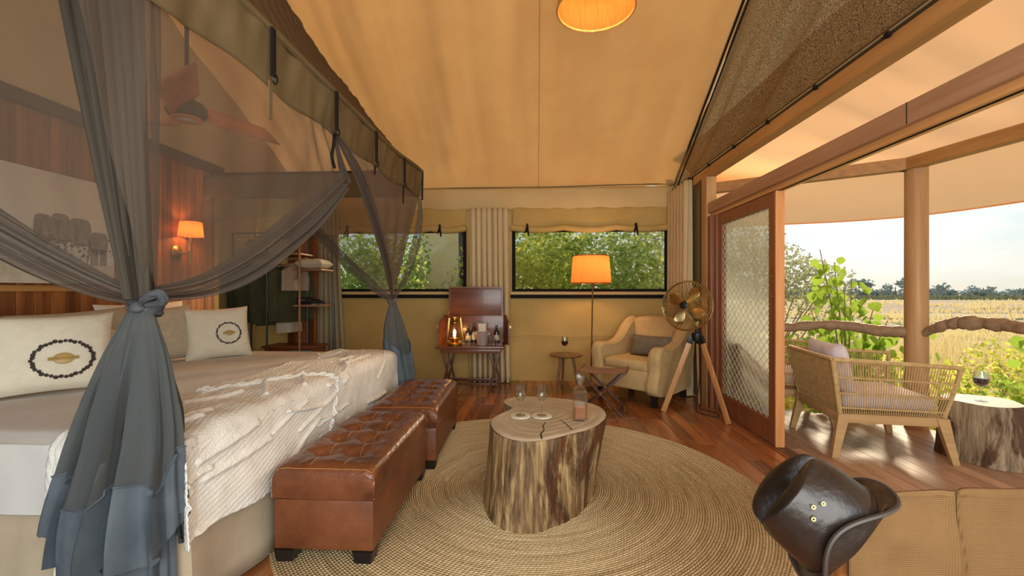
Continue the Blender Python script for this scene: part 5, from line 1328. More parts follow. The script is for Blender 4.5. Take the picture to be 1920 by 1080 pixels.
gr = R(8); b = MB()
for k in range(120):
    cy, cz = gr.gauss(2.95, .12), gr.gauss(1.555, .05); s_ = gr.uniform(.004, .014)
    b.prism([(cy - s_, cz), (cy, cz - s_ * .6), (cy + s_, cz + s_ * .2), (cy, cz + s_ * .7)], 0, .0006, lambda a, c, h: (xs + .0052 + h, a, c))
b.build('printed_foliage', PK, pc_, smooth=False)['kind'] = 'stuff'

wsn = empty('wall_sconce', (XL, 3.98, 1.62), 'lit wall sconce with amber pleated shade on the plank wall', 'lamp')
SB = Vector((XL + .0, 3.93, 1.60))
MB().lathe([(.001, 0), (.062, 0), (.062, .010), (.05, .018), (.02, .03), (.001, .032)], SB + Vector((.002, -.04, 0)), 20, (1, 0, 0)).build('back_plate', BRASS, wsn)
b = MB(); b.tube(curve([SB + Vector((.02, -.04, 0)), SB + Vector((.07, -.02, -.01)), SB + Vector((.11, .0, .03)), SB + Vector((.11, .0, .15))], 20), .007, 8); b.tube([SB + Vector((.11, .0, -.10)), SB + Vector((.11, .0, .14))], .011, 8); b.build('arm', BRASS, wsn)
SS = SB + Vector((.11, .0, .15)); b = MB(); pleated(b, .098, .084, 0, .135, 30, .003); b.v = [(p[0] + SS.x, p[1] + SS.y, p[2] + SS.z) for p in b.v]; b.build('lamp_shade', SHADEM, wsn, angle=80)
b = MB(); b.ball(SS + Vector((0, 0, .07)), (.018, .018, .026), 10, 8); b.build('bulb', mat('sconce_bulb', (1, .7, .4), emit=(1, .5, .2), estr=16), wsn)
add_light('sconce_light', 'POINT', SS + Vector((0, 0, .06)), 10, (1.0, .42, .14), shadow_soft_size=.03)

COPP = mat('copper_blade', (.58, .22, .10), (.70, .30, .15), rough=.45, scale=12, spec=.4)
cf = empty('ceiling_fan', (-2.35, 2.86, 2.46), 'ceiling fan with three copper blades hanging over the bed', 'fan')
H_ = Vector((-2.35, 2.86, 2.46))
MB().lathe([(.001, -.055), (.075, -.055), (.10, -.045), (.118, -.02), (.118, .02), (.10, .05), (.05, .075), (.001, .08)], H_, 28).build('motor_housing', mat('fan_housing', (.07, .055, .04), rough=.5), cf)
b = MB(); b.lathe([(.068, -.062), (.092, -.062), (.092, -.05), (.068, -.05)], H_, 28); b.build('ring', COPP, cf)
MB().lathe([(.001, -.068), (.05, -.066), (.066, -.058), (.066, -.05), (.001, -.05)], H_, 24).build('lens', mat('fan_lens', (.55, .52, .45), rough=.2), cf)
b = MB(); b.tube([H_ + Vector((0, 0, .07)), H_ + Vector((0, 0, 1.9))], .013, 8); b.lathe([(.013, .07), (.035, .08), (.03, .13), (.013, .16)], H_, 14); b.build('down_rod', DARKW, cf)
for k in range(3):
    q = math.radians((64, 184, 304)[k]); d = Vector((math.cos(q), math.sin(q), 0)); n_ = Vector((-d.y, d.x, 0))
    b = MB()
    def bl(u, v):
        w = lerp(.075, .10, u); r_ = lerp(.10, .60, u)
        return H_ + d * r_ + n_ * (w * (v - .5) * 2) + Vector((0, 0, .01 + (v - .5) * .16))
    b.grid(bl, 8, 4); solidify(b.build('blade', COPP, cf), .010)

RATT = mat('amber_rattan', (.50, .21, .05), (.66, .31, .08), rough=.55, scale=30)
pdn = empty('pendant_lamp', (.415, 3.10, 3.2), 'woven amber drum pendant lamp hanging from the tent ridge', 'lamp')
PC_ = Vector((.415, 3.10, 3.205))
b = MB(); b.grid(lambda u, v: PC_ + Vector((lerp(.262, .225, v) * math.cos(2 * PI * u), lerp(.262, .225, v) * math.sin(2 * PI * u), lerp(0, .36, v))), 60, 2, cu=True); b.build('lamp_shade', SHADEM, pdn)
b = MB()
for k in range(90):
    q = 2 * PI * k / 90; b.tube([PC_ + Vector((.266 * math.cos(q), .266 * math.sin(q), 0)), PC_ + Vector((.229 * math.cos(q), .229 * math.sin(q), .36))], .0035, 4)
b.build('cane_weave', RATT, pdn)['kind'] = 'stuff'
for z, r_ in ((0, .266), (.36, .229)):
    b = MB(); b.tube([PC_ + Vector((r_ * math.cos(i * PI / 30), r_ * math.sin(i * PI / 30), z)) for i in range(60)], .009, 7, closed=True); b.build('rim', RATT, pdn)
b = MB(); b.tube([PC_ + Vector((0, 0, .3)), PC_ + Vector((0, 0, 1.4))], .005, 6); b.build('cable', DARKC, pdn)
b = MB(); b.ball(PC_ + Vector((0, 0, .20)), .04, 12, 10); b.build('bulb', BULB, pdn)
add_light('pendant_light', 'POINT', PC_ + Vector((0, 0, .12)), 18, (1.0, .58, .26), shadow_soft_size=.08)

# ================================================================ foreground: safari chair and leather hat
SLING = mat('sling_canvas', (.135, .070, .026), (.165, .088, .034), rough=.8, scale=5, spec=.15, weave=.4, wscale=1400)
CHW = wood('chair_wood', (.30, .10, .03), (.46, .18, .055), 'z', rough=.35)
sc = empty('safari_chair', (1.1, 1.1, 0), 'safari chair with tan canvas sling back in the lower right corner', 'chair')
bx0, bx1, by = .66, 1.40, .97
for x in (bx0, bx1):
    b = MB(); b.tube([(x, by - .02, 0), (x, by - .0, .45), (x + .0, by + .02, .835)], [.02, .024, .018], 12); b.build('back_post', CHW, sc)
    b = MB(); b.tube([(x + .02, by - .56, 0), (x + .02, by - .56, .60)], [.018, .024], 12); b.build('front_post', CHW, sc)
    b = MB(); b.tube([(x, by, .33), (x + .02, by - .56, .35)], .02, 10); b.build('side_rail', CHW, sc)
    b = MB(); b.bar((x, by - .03, .595 - .02), (x + .03, by - .60, .615), .055, .012, bev=.004); b.build('arm_strap', CHW, sc)
for y, z in ((by, .36), (by - .56, .38)):
    b = MB(); b.tube([(bx0, y, z), (bx1 + .02, y, z)], .018, 10); b.build('cross_rail', CHW, sc)
b = MB(); b.bar((1.34, .98, .50), (1.435, 1.33, .705), .045, .03, bev=.004); b.build('back_prop', CHW, sc)
def backsl(u, v):
    x = lerp(bx0 - .028, bx1 + .03, u); sag = .045 * math.sin(PI * u)
    zt = .832 + .010 * math.sin(PI * u) - .005 * u; zb = .655 - .22 * sm(.12, .42, u) + .20 * sm(.60, .9, u)
    ridge = .012 * math.exp(-((u - .285) / .02) ** 2)
    return Vector((x + .02 * v * u, by - .038 + sag * (1 - .2 * v) + .012 * nz(u * 6, v * 3, 2) - ridge - .05 * v * 0, lerp(zt, zb, v)))
b = MB(); b.grid(backsl, 70, 30); o = b.build('sling_back', SLING, sc); solidify(o, .005)
b = MB(); b.tube([backsl(.285 + .055 * i / 20, i / 20) + Vector((0, -.004, 0)) for i in range(21)], .003, 5); b.tube([backsl(i / 30, .045) + Vector((0, -.003, 0)) for i in range(31)], .0012, 4); b.build('sling_seam', SLING, o)
b = MB(); b.grid(lambda u, v: (lerp(bx0, bx1, u), lerp(by - .01, by - .56, v), .385 - .05 * math.sin(PI * u) - .02 * math.sin(PI * v)), 24, 16); solidify(b.build('sling_seat', SLING, sc), .005)

HATM = mat('dark_hat_leather', (.010, .006, .004), (.026, .015, .010), rough=.36, scale=7, detail=6, bump=.2, bscale=50, spec=.55)
hat = empty('leather_hat', (.60, .93, .78), 'dark brown leather bush hat hung on the safari chair post', 'hat')
ha = Vector((-.78, .20, .62)).normalized()               # crown axis
hf = Vector((.63, .0, .78)); hf = (hf - ha * hf.dot(ha)).normalized()   # front-back axis of the hat
hs = ha.cross(hf)
HC = Vector((.590, .90, .782))
def hp(f, s_, h): return HC + hf * f + hs * s_ + ha * h
def crown(u, v):
    q = 2 * PI * u; h = .122; a, b_ = .098, .082
    if v < .7: t = v / .7; k = 1 - .10 * t ** 2; z = h * t
    else: t = (v - .7) / .3; k = .90 * max(0, math.cos(t * PI / 2)) ** .55; z = h + .010 * math.sin(t * PI / 2)
    f, s_ = a * k * math.cos(q), b_ * k * math.sin(q)
    # pinched front and creased top
    cr_ = math.exp(-(s_ / .022) ** 2) * (v > .45) * sm(.45, .8, v); z -= .040 * cr_
    pin = sm(.35, .8, v) * sm(.0, .09, f); s_ *= 1 - .38 * pin
    return hp(f, s_, z)
b = MB(); b.grid(crown, 72, 30, cu=True); cro = b.build('crown', HATM, hat, angle=85)
def brim(u, v):
    q = 2 * PI * u; a, b_ = lerp(.097, .122, v), lerp(.081, .108, v)
    cs_, sn = math.cos(q), math.sin(q)
    curl = .036 * sm(0, 1, v) ** 1.4 * (sn * sn) ** 1.3 - .02 * v * cs_ * cs_ + .012 * v * math.sin(3 * q + .6)
    return hp(a * cs_, b_ * sn * (1 - .10 * v * sn * sn), .002 + curl)
b = MB(); b.grid(brim, 90, 14, cu=True); o = b.build('brim', HATM, hat, angle=85); solidify(o, .004)
b = MB(); b.tube([brim(i / 90, 1) for i in range(90)], .0042, 6, closed=True); b.build('brim_edge', mat('hat_edge', (.04, .03, .024), rough=.5), o)
b = MB(); b.tube([hp(.0955 * math.cos(i * PI / 36), .0815 * math.sin(i * PI / 36), .010) for i in range(72)], .005, 6, closed=True); b.build('hat_band', HATM, hat)
# three eyelets on the side that shows
for f, h in ((.023, .089), (.005, .098), (-.014, .085)):
    c = hp(f * .9, -.0805, h * .93 + .004); ax = -hs
    b = MB(); b.lathe([(.0020, 0), (.0040, 0), (.0040, .0015), (.0020, .0015)], c, 12, ax, cap=False); b.build('eyelet', BRASS, cro)
# ================================================================ veranda furniture
ROPE = mat('natural_rope', (.42, .27, .11), (.54, .37, .17), rough=.7, scale=30, spec=.2); TEAK = wood('teak_wood', (.40, .23, .09), (.54, .34, .15), 'x', rough=.45)
LILAC = mat('pale_cushion', (.66, .58, .60), (.72, .65, .66), rough=.9, scale=5, spec=.1)
def lounger(loc, rz, label):
    e = empty('rope_armchair', loc, label, 'armchair', 'rope armchairs on the veranda', rz)
    hx, hy = .335, .345        # frame half sizes, x towards the front
    def lb(b, name, m=ROPE, par=None): return b.build(name, m, par or e, world=False)
    for sy in (-1, 1):
        b = MB(); b.bar((-hx, sy * hy, .295), (hx, sy * hy, .295), .04, .065, bev=.004); lb(b, 'seat_rail', TEAK)
    for x in (-hx, hx):
        b = MB(); b.bar((x, -hy, .295), (x, hy, .295), .04, .065, bev=.004); lb(b, 'seat_rail', TEAK)
    for sx in (-1, 1):
        for sy in (-1, 1):
            b = MB(); p0, p1 = Vector((sx * (hx - .02), sy * hy, .325)), Vector((sx * (hx + .05), sy * (hy + .03), 0))
            vs = []
            for p, w in ((p0, .038), (p1, .021)):
                for i, j in ((-1, -1), (1, -1), (1, 1), (-1, 1)): vs.append((p.x + i * w, p.y + j * w * .7, p.z))
            b.add(vs, [(3, 2, 1, 0), (4, 5, 6, 7), (0, 1, 5, 4), (1, 2, 6, 5), (2, 3, 7, 6), (3, 0, 4, 7)]); lb(b, 'leg', TEAK)
    # outline of the arms and back: bottom line on the rails, top line flaring out
    bot = [Vector((hx, -hy, .33)), Vector((-hx, -hy, .33)), Vector((-hx, hy, .33)), Vector((hx, hy, .33))]
    top = [Vector((hx + .07, -hy - .06, .70)), Vector((-hx - .07, -hy - .05, .735)), Vector((-hx - .07, hy + .05, .735)), Vector((hx + .07, hy + .06, .70))]
    Ls = [2 * hx, 2 * hy, 2 * hx]
    def on(P, t):
        d = t * sum(Ls); k = 0
        while k < 2 and d > Ls[k]: d -= Ls[k]; k += 1
        return P[k].lerp(P[k + 1], d / Ls[k])
    for k, nm in ((0, 'arm_frame'), (1, 'back_frame'), (2, 'arm_frame')):
        b = MB()
        if k == 0: pts = [bot[0], bot[0].lerp(top[0], .8), top[0] + Vector((-.02, 0, -.005)), top[0] + Vector((-.07, 0, .003)), top[1]]
        elif k == 2: pts = [bot[3], bot[3].lerp(top[3], .8), top[3] + Vector((-.02, 0, -.005)), top[3] + Vector((-.07, 0, .003)), top[2]]
        else: pts = [bot[1], top[1], top[2], bot[2]]
        if k == 1:
            b.tube([bot[1], top[1]], .017, 10); b.tube([top[1], top[2]], .017, 10); b.tube([top[2], bot[2]], .017, 10)
        else: b.tube(curve(pts, 30), .015, 10)
        lb(b, nm, ROPE)
        b = MB(); n_ = (46, 62, 46)[k]; lo_, hi_ = sum(Ls[:k]) / sum(Ls), sum(Ls[:k + 1]) / sum(Ls)
        for i in range(1, n_):
            t = lerp(lo_, hi_, i / n_); p, q = on(bot, t), on(top, t)
            if k == 0 and i < 4: q = p.lerp(q, .55 + .11 * i)
            if k == 2 and i > n_ - 4: q = p.lerp(q, .55 + .11 * (n_ - i))
            nrm = (Vector((0, -1, 0)), Vector((-1, 0, 0)), Vector((0, 1, 0)))[k]; w = .0075 if k == 1 else .0048
            for dd in (.004,):
                b.tube([p + nrm * dd, p.lerp(q, .5) + nrm * (dd + .008), q + nrm * dd], w * .72, 5, cap=False)
        for hgt in (.10, .38, .68):
            b.tube([on(bot, lerp(lo_, hi_, i / 10)).lerp(on(top, lerp(lo_, hi_, i / 10)), hgt) + nrm * .006 for i in range(11)], .007, 5)
        o = lb(b, 'rope_weave', ROPE); o['kind'] = 'stuff'
    b = MB(); b.bb((-hx + .02, -hy + .02, .30), (hx - .02, hy - .02, .325)); lb(b, 'seat_deck', ROPE)
    return e
def lcush(loc, rz, label, back=True):
    o1 = empty('seat_cushion', loc, label + ', on its seat', 'cushion', 'pale veranda cushions', rz)
    b = MB(); b.box((.02, 0, .405), (.62, .60, .12), None, .05); b.build('cover', LILAC, o1, world=False, angle=70)
    if back:
        o2 = empty('back_cushion', loc, label + ', leaning on its back', 'cushion', 'pale veranda cushions', rz)
        b = MB(); pillow(b, .56, .40, .15, lambda a, c, t: Vector((-.25 - .18 * c + t, a, .64 + c)), 18, 18, .008, 4); b.build('cover', LILAC, o2, world=False, angle=70)
L1 = (2.67, 3.76, 0); RZ1 = math.radians(-8.5)
lounger(L1, RZ1, 'rope-woven teak armchair on the veranda in front of the tree stump stool')
lcush(L1, RZ1, 'pale lilac cushion of the nearer veranda armchair')
# second chair, further along the veranda
L2 = (2.44, 4.62, 0)
lounger(L2, math.radians(-16), 'rope-woven teak armchair partly hidden by the glass door')
lcush(L2, math.radians(-16), 'pale lilac cushion of the armchair behind the glass door', False)
STUMP = bark_mat('stump_bark', (.07, .045, .025), (.25, .17, .095), (.45, .34, .20), 1.2)
st_ = empty('stump_stool', (3.33, 3.50, 0), 'tree stump stool with pale top at the edge of the veranda', 'stool')
ST_H = .43
def stump(u, v):
    q = 2 * PI * u; z = v * ST_H; r_ = lerp(.285, .225, v ** .8) * (1 + .05 * math.sin(3 * q + .5) + .03 * math.sin(5 * q) + .02 * nz(u * 40, v * 3, 2)) - .006 * (v > .98)
    return (r_ * math.cos(q) + .05 * (1 - v), r_ * math.sin(q) * .98, z)
b = MB(); b.grid(stump, 140, 16, cu=True); b.build('trunk', STUMP, st_, world=False, angle=80)
b = MB(); b.grid(lambda u, v: (lambda p: (p[0] * (1 - v), p[1] * (1 - v), ST_H + .001 * math.sin(50 * v)))(stump(u, 1)), 90, 20, cu=True); b.build('stool_top', mat('pale_end_grain', (.50, .44, .36), (.62, .56, .48), rough=.55, scale=6, bump=.2), st_, world=False, angle=80)
wine_glass((3.30, 3.47, ST_H + .0015), 'glass of red wine on the tree stump stool outside')
# driftwood handrail
RAILW = wood('driftwood', (.20, .12, .065), (.36, .24, .14), 'x', rough=.6, scale=5, bump=.5)
def rail(pts, rad, label):
    e = empty('handrail', pts[0], label, 'railing', 'branch handrails of the veranda')
    b = MB(); n_ = 60; P = [poly_at(pts, i / n_) + Vector((.012 * nz(i * .4, 1, 2), 0, .014 * nz(i * .5, 2, 7))) for i in range(n_ + 1)]
    b.tube(P, [poly_at([(r_, 0, 0) for r_ in rad], i / n_)[0] * (1 + .22 * nz(i * .22, 5, 1)) for i in range(n_ + 1)], 12); b.build('branch', RAILW, e)
    return e
rail([(2.20, 5.08, .885), (2.55, 4.85, .855), (2.85, 4.66, .90), (3.05, 4.53, .905), (3.25, 4.36, .87), (3.43, 4.24, .87)], [.045, .048, .045, .045, .052, .055], 'wavy branch handrail left of the veranda post')
rail([(3.46, 4.15, .865), (3.50, 3.98, .96), (3.56, 3.84, .985), (3.62, 3.66, .985), (3.66, 3.40, .955), (3.72, 3.0, .90), (3.76, 2.4, .89)], [.032, .045, .055, .050, .045, .048, .050], 'bent branch handrail right of the veranda post')

# ================================================================ ground, field, plants
GROUND = mat('dry_ground', (.48, .35, .16), (.72, .57, .31), rough=.95, scale=.9, detail=8, spec=.05)
FIELD = mat('far_field', (.40, .27, .16), (.70, .53, .34), rough=.95, scale=.25, stretch=(.12, 1.2, 1), detail=7, spec=.05)
g = MB(); g.grid(lambda u, v: (lerp(-30, 60, u), lerp(-6, 34, v), -.75 + .12 * nz(u * 22, v * 12, 1)), 90, 60); struct(g, 'ground', GROUND, smooth=True)
g = MB(); g.grid(lambda u, v: (lerp(-260, 380, u), lerp(33, 420, v ** 1.6), -.72 - .25 * v + .05 * nz(u * 60, v * 30, 2)), 60, 40); struct(g, 'field', FIELD, smooth=True)
REED = mat('reed_band', (.34, .30, .14), (.48, .43, .23), rough=.95, scale=1.2, spec=.05)
LEAFV = mat('leaf_green', (.16, .30, .03), (.46, .58, .09), rough=.5, scale=5, vary=.25, translucent=.55, tcol=(.40, .60, .08), spec=.3)
LEAFD = mat('leaf_olive', (.20, .30, .05), (.86, .90, .24), rough=.55, scale=6, translucent=.72, tcol=None, spec=.3)
LEAFM = mat('leaf_mid', (.26, .38, .06), (.86, .90, .32), rough=.55, scale=6, translucent=.72, tcol=None, spec=.3)
LEAFY = mat('leaf_yellow', (.40, .46, .07), (.95, .88, .22), rough=.55, scale=6, translucent=.72, tcol=None, spec=.3)
LEAFG = mat('leaf_greygreen', (.30, .32, .17), (.58, .56, .38), rough=.6, scale=.8, translucent=.45, tcol=(.55, .56, .30), spec=.2)
STRAW = mat('straw', (.74, .56, .24), (.92, .78, .42), rough=.8, scale=3.0, translucent=.5, spec=.1)
TWIG = mat('twig', (.22, .16, .10), (.32, .25, .17), rough=.8, scale=5); TRUNK = bark_mat('dark_tree_bark', (.05, .04, .03), (.13, .10, .07), (.24, .19, .14))
def leaves(mb, rnd, centre, spread, n, size, up=.3, shape='ball'):
    for _ in range(n):
        while True:
            p = Vector((rnd.uniform(-1, 1), rnd.uniform(-1, 1), rnd.uniform(-1, 1)))
            if p.length < 1: break
        p = Vector((p.x * spread[0], p.y * spread[1], p.z * spread[2])) + Vector(centre)
        d = Vector((rnd.gauss(0, 1), rnd.gauss(0, 1), rnd.gauss(-.2, .7))).normalized(); w = d.orthogonal(); w = (Matrix.Rotation(rnd.random() * 6.3, 3, d) @ w).normalized()
        L = size * rnd.uniform(.6, 1.3); W = L * .36; n_ = d.cross(w)
        mb.add([p, p + d * L * .45 + w * W + n_ * L * .06, p + d * L, p + d * L * .45 - w * W + n_ * L * .06], [(0, 1, 2), (0, 2, 3)])
def bush(name, base, blobs, n, size, m, label, cat, seed, stems=6, group=None, height=1.0):
    e = empty(name, base, label, cat, group); rnd = R(seed); b = MB(); B = Vector(base)
    tot = sum(q[1][0] * q[1][1] * q[1][2] for q in blobs)
    for c, s_ in blobs: leaves(b, rnd, B + Vector(c), s_, int(n * s_[0] * s_[1] * s_[2] / tot), size)
    b.build('foliage', m, e, smooth=False)['kind'] = 'stuff'
    b = MB()
    for k in range(stems):
        c, s_ = rnd.choice(blobs); t = B + Vector(c) + Vector((rnd.uniform(-.6, .6) * s_[0], rnd.uniform(-.6, .6) * s_[1], rnd.uniform(0, .7) * s_[2]))
        r0 = .012 + .012 * rnd.random(); b.tube(curve([B + Vector((rnd.uniform(-.1, .1), rnd.uniform(-.1, .1), 0)), B.lerp(t, .5) + Vector((rnd.uniform(-.12, .12), 0, .1)), t], 10), [lerp(r0, .003, i / 10) for i in range(11)], 5)
    b.build('stems', TWIG, e)
    return e
GZ = -.75
# green wall behind the tent windows
for k, (x, y, h, m, n, lab) in enumerate([
    (-5.4, 9.0, 3.4, LEAFD, 3264, 'dense green bush seen behind the curtain at the far left window'),
    (-3.25, 8.6, 3.3, LEAFM, 4352, 'mid green bush outside the left window, behind the net'),
    (-3.45, 9.9, 3.6, LEAFV, 2856, 'fresh green bush in the middle of the left window'),
    (-.35, 8.4, 3.3, LEAFY, 3536, 'yellow-green bush outside the right window beside the curtain'),
    (.75, 8.9, 3.6, LEAFD, 4352, 'olive green bush behind the floor lamp outside the right window'),
    (1.9, 8.4, 3.4, LEAFM, 3808, 'bright green bush at the right end of the right window'),
    (2.6, 10.0, 4.0, LEAFG, 3400, 'grey-green tall bush behind the others, right window'),
    (.2, 10.6, 4.2, LEAFD, 4420, 'tall olive bush at the back of the right window')]):
    bush('window_bush', (x, y, GZ), [((0, 0, h * .42), (1.0, .6, h * .45)), ((.3, .1, h * .72), (.8, .5, h * .33)), ((-.5, 0, h * .68), (.7, .5, h * .34))], n, .105, m, lab, 'bush', 20 + k, 9, 'bushes outside the windows')
SAND = mat('ochre_bank', (.92, .62, .26), (.97, .74, .40), rough=.95, scale=3, detail=7, spec=.05, bump=.5, bscale=6)
b = MB(); b.grid(lambda u, v: (-2.15 + 1.5 * math.cos(2 * PI * u) * math.sin(PI / 2 * v), 11.2 + 1.0 * math.sin(2 * PI * u) * math.sin(PI / 2 * v), GZ - .05 + 3.9 * max(0, math.cos(PI / 2 * v)) ** .8 * (1 + .12 * nz(u * 8, v * 4, 2)) + .05 * nz(u * 40, v * 12, 1)), 60, 24, cu=True)
tag(b.build('sand_bank', SAND), 'ochre earth mound outside the left window beside the dark tree trunk', 'mound')
tk = empty('tree_trunk', (-1.44, 9.1, GZ), 'dark tree trunk outside the left window against the curtain', 'tree')
b = MB(); b.tube([(-1.46, 9.1, GZ), (-1.44, 9.1, .8), (-1.45, 9.1, 2.2), (-1.52, 9.1, 4.2)], [.20, .16, .15, .11], 14); b.build('trunk', TRUNK, tk)
bush('dry_twig_bush', (-1.75, 8.8, GZ), [((0, 0, 1.5), (.5, .3, .9))], 500, .07, LEAFG, 'sparse twiggy bush in front of the ochre mound', 'bush', 51, 16)

# bushes round the veranda
bush('wispy_tree', (4.02, 8.35, GZ), [((-.5, 0, 2.9), (1.0, .7, .8)), ((.25, .1, 2.35), (.9, .6, .6)), ((-.4, 0, 1.7), (.8, .6, .6)), ((1.0, 0, 2.0), (.8, .5, .6))], 6200, .072, LEAFG, 'wispy grey-green tree against the bright sky beside the door edge', 'tree', 61, 26)
bush('low_bush', (2.75, 6.2, GZ), [((0, 0, .8), (.9, .5, .7)), ((.6, .1, .9), (.6, .5, .5))], 2200, .075, LEAFY, 'low yellowish bush below the left handrail', 'bush', 62, 10)
bush('low_bush', (4.25, 5.35, GZ), [((0, 0, .65), (.8, .5, .65)), ((.7, -.2, .5), (.6, .5, .5))], 1900, .075, LEAFY, 'low yellow-green bush under the right handrail beside the post', 'bush', 63, 10)
bush('low_bush', (5.6, 4.6, GZ), [((0, 0, .7), (.8, .6, .65)), ((-.5, .5, .6), (.6, .5, .5))], 2000, .08, LEAFV, 'bright green bush at the right edge behind the stump stool', 'bush', 64, 10)
bush('low_bush', (6.4, 6.2, GZ), [((0, 0, .7), (.9, .6, .7))], 1600, .08, LEAFY, 'yellowish bush further off behind the right handrail', 'bush', 65, 10)
bush('low_bush', (4.9, 7.6, GZ), [((0, 0, .7), (1.0, .6, .7))], 1500, .08, LEAFG, 'pale bush between the post and the leafy sapling', 'bush', 66, 10)
# big-leaved saplings: every leaf its own piece
def leaf_mesh():
    b = MB(); out = [(0, 0), (.20, .10), (.42, .26), (.46, .46), (.34, .70), (.16, .88), (0, 1.06)]
    vs = [(x, y, -.18 * abs(x) - .10 * y * y) for x, y in out] + [(-x, y, -.18 * abs(x) - .10 * y * y) for x, y in out[1:-1]] + [(0, y, .03 - .1 * y * y) for y in (.3, .65)]
    R_ = [0, 1, 2, 3, 4, 5, 6]; L_ = [0, 7, 8, 9, 10, 11, 6]; a, c = 12, 13
    f = [(0, 1, a), (1, 2, a), (2, 3, a), (3, 4, c, a), (4, 5, c), (5, 6, c), (0, a, 7), (7, a, 8), (8, a, 9), (9, a, c, 10), (10, c, 11), (11, c, 6)]
    b.add(vs, f); o = b.build('large_leaf', LEAFV, None, smooth=True, angle=80); me = o.data; bpy.data.objects.remove(o); return me
LM = leaf_mesh()
def sapling(base, tips, n, size, label, seed):
    e = empty('leafy_sapling', base, label, 'shrub', 'large-leaved saplings by the veranda'); rnd = R(seed); B = Vector(base); b = MB(); paths = []
    for t in tips:
        p = curve([(0, 0, 0), (t[0] * .35, t[1] * .35, t[2] * .55), t], 16); b.tube([q + B for q in p], [lerp(.014, .004, i / 16) for i in range(17)], 6); paths.append(p)
    b.build('stem', TWIG, e)
    for k in range(n):
        p = paths[k % len(paths)]; q = p[int(lerp(5, 16, rnd.random() ** .7))] + Vector((rnd.gauss(0, .11), rnd.gauss(0, .10), rnd.gauss(.0, .09)))
        s_ = size * rnd.uniform(.6, 1.25)
        piece(LM, 'large_leaf', q, e, (rnd.uniform(-2.2, -.6), rnd.uniform(-.6, .6), rnd.uniform(0, 6.28)), (s_, s_, s_))
sapling((3.68, 5.45, GZ), [(-.25, .1, 2.50), (-.05, .15, 2.35), (.12, .1, 2.15), (.30, 0, 1.80), (-.35, .1, 1.75), (-.1, -.1, 2.0), (.42, -.05, 1.65), (.1, .2, 1.5)], 260, .125, 'tall sapling with large bright green leaves left of the veranda post', 71)
sapling((2.95, 5.75, GZ), [(-.3, 0, 1.6), (.1, .1, 1.5), (-.5, .1, 1.4), (.35, 0, 1.45)], 110, .11, 'smaller large-leaved sapling behind the left handrail', 72)
sapling((3.15, 4.95, GZ), [(.1, 0, 1.35), (-.2, .1, 1.3), (.45, -.2, 1.25), (.0, -.1, 1.5), (.3, 0, 1.4)], 130, .115, 'bright green leafy shrub growing up just below the left handrail', 73)
sapling((3.85, 4.75, GZ), [(0, 0, 1.75), (.1, .05, 1.5)], 26, .10, 'young leafy shoot just right of the veranda post', 74)
sapling((5.35, 5.0, GZ), [(.1, 0, 1.8), (-.15, 0, 1.6), (.3, .1, 1.5)], 44, .11, 'yellow-green leafy shoots standing up near the right edge of the field', 75)
# dry grass
gb = MB(); rnd = R(90)
for k in range(30000):
    x, y = rnd.uniform(1.5, 14), rnd.uniform(4.0, 16)
    if (y < 5.5 and x < 3.6) or (y < 6.8 and x < 2.4): continue
    h = rnd.uniform(.30, .75) * (1.25 if nz(x * .7, y * .7, 3) > 0 else .75); a = rnd.uniform(0, 6.28); dx, dy = math.cos(a), math.sin(a); w = .010; ln = rnd.uniform(.05, .35)
    gb.add([(x - dy * w, y + dx * w, GZ - .02), (x + dy * w, y - dx * w, GZ - .02), (x + dx * ln, y + dy * ln, GZ + h)], [(0, 1, 2)])
for k in range(11000):
    y = 16 + 84 * rnd.random() ** 1.5; x = y * rnd.uniform(.42, 1.35)
    if nz(x * .10, y * .22, 6) < .14: continue
    h = rnd.uniform(.18, .42) * (1 + y / 120); w = .02 + .0025 * y; gb.add([(x - w, y, GZ - .05 - .004 * max(0, y - 33)), (x + w, y, GZ - .05 - .004 * max(0, y - 33)), (x + rnd.uniform(-.2, .2), y + .1, GZ + h - .004 * max(0, y - 33))], [(0, 1, 2)])
tag(gb.build('dry_grass', STRAW, None, smooth=False), 'tall dry yellow grass covering the ground beyond the veranda', 'grass', kind='stuff')
gb = MB()
for k in range(9000):
    x, y = rnd.uniform(-7, 4), rnd.uniform(6.6, 12)
    h = rnd.uniform(.2, .7); a = rnd.uniform(0, 6.28); dx, dy = math.cos(a), math.sin(a); w = .010; ln = rnd.uniform(.05, .25)
    gb.add([(x - dy * w, y + dx * w, GZ - .02), (x + dy * w, y - dx * w, GZ - .02), (x + dx * ln, y + dy * ln, GZ + h)], [(0, 1, 2)])
tag(gb.build('grass_tufts', LEAFY, None, smooth=False), 'yellow-green grass growing outside the tent windows', 'grass', kind='stuff')
# reeds along the far edge of the field
b = MB(); rnd = R(91)
for k in range(5000):
    x, y = rnd.uniform(20, 170), rnd.uniform(104, 110); h = rnd.uniform(.5, 1.3); b.add([(x - .5, y, -.95), (x + .5, y, -.95), (x + rnd.uniform(-.5, .5), y, -.95 + h)], [(0, 1, 2)])
tag(b.build('reed_belt', REED, None, smooth=False), 'low reed belt along the far edge of the dry field', 'reeds', kind='stuff')
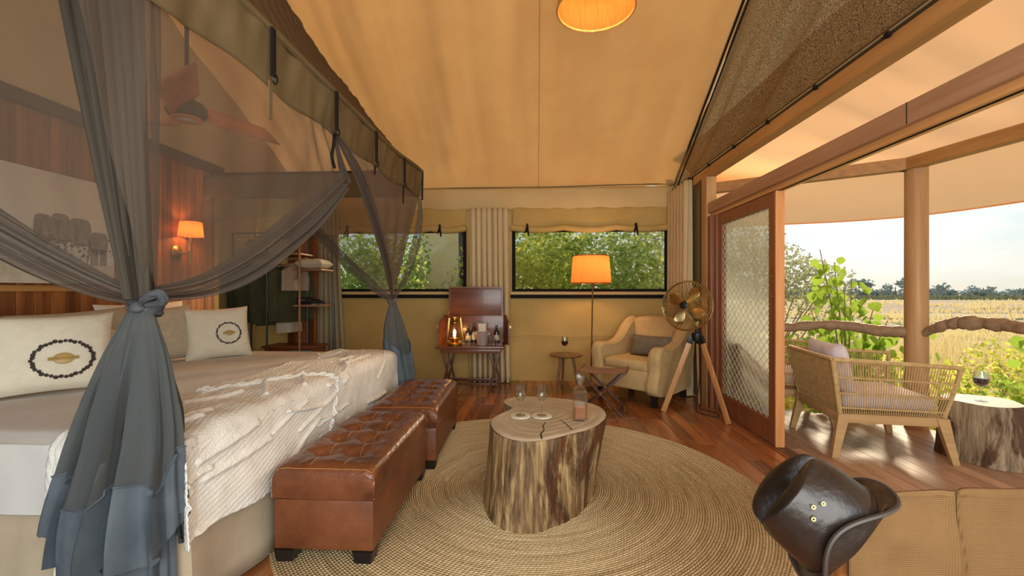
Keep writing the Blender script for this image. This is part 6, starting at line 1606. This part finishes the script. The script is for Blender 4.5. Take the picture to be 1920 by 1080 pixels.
# far trees along the horizon
FART = mat('hazed_foliage', (.40, .43, .37), (.52, .54, .46), rough=.9, scale=.2, spec=.05)  # pale grey-green, distance haze mixed into the leaf colour
rnd = R(95)
FT = [(34, 120, 4.2), (41, 125, 5.0), (50, 118, 4.6), (57, 128, 7.6), (64, 122, 4.4), (72, 130, 5.2), (80, 122, 4.2), (88, 126, 7.8), (96, 124, 6.0), (101, 126, 8.2), (110, 128, 6.6), (119, 124, 4.8), (124, 130, 5.6), (131, 126, 5.2), (139, 128, 5.0), (147, 126, 6.0), (155, 130, 6.4), (165, 128, 5.4), (176, 132, 6.0)]
for k, (x, y, h) in enumerate(FT):
    tall = h > 7; h *= .72
    place_ = ('just left of the veranda post' if x < 86 else 'just right of the veranda post' if x < 97 else 'over the middle of the right handrail') if tall else ''
    lows = sorted([q for q in FT if q[2] <= 7], key=lambda q: q[0] / q[1]); nl = lows.index(FT[k]) if not tall else 0; left_ = [q for q in lows if q[0] / q[1] < .82]
    ORD = ('first', 'second', 'third', 'fourth', 'fifth', 'sixth', 'seventh', 'eighth', 'ninth', 'tenth', 'eleventh', 'twelfth')
    if tall: lab_ = 'tall flat-topped far tree above the treeline, ' + place_
    elif nl < len(left_): lab_ = 'low hazy tree on the horizon, ' + ORD[len(left_) - 1 - nl] + ' to the left of the veranda post'
    else: lab_ = 'low hazy tree on the horizon, ' + ORD[nl - len(left_)] + ' to the right of the veranda post'
    e = empty('far_tree', (x, y, -1.2), lab_, 'tree', 'flat-topped trees on the horizon' if tall else 'low trees on the horizon')
    b = MB(); leaf_r = R(300 + k)
    for j in range(7):
        cx, cz = leaf_r.uniform(-1, 1) * h * (.45 if tall else .85), h * (leaf_r.uniform(.74, .95) if tall else leaf_r.uniform(.3, .75))
        leaves(b, leaf_r, (x + cx, y + leaf_r.uniform(-1, 1), cz - 1.2), (h * leaf_r.uniform(.20, .34), 1.0, h * leaf_r.uniform(.07, .11) * (1 if tall else 2.2)), 34, .85)
    b.build('crown', FART, e)
    b = MB(); b.tube([(x, y, -1.3), (x + .2, y, h * .8 - 1.2)], [.2, .1], 6); b.build('trunk', TWIG, e)
b = MB()
for k in range(150):
    x = rnd.uniform(10, 200); leaves(b, rnd, (x, 137 + rnd.uniform(-1, 1), rnd.uniform(-.6, 1.0)), (rnd.uniform(1.5, 3.5), 1.2, rnd.uniform(.7, 1.5)), 46, 1.0)
tag(b.build('treeline', FART), 'hazy belt of bushland along the horizon', 'treeline', kind='stuff')
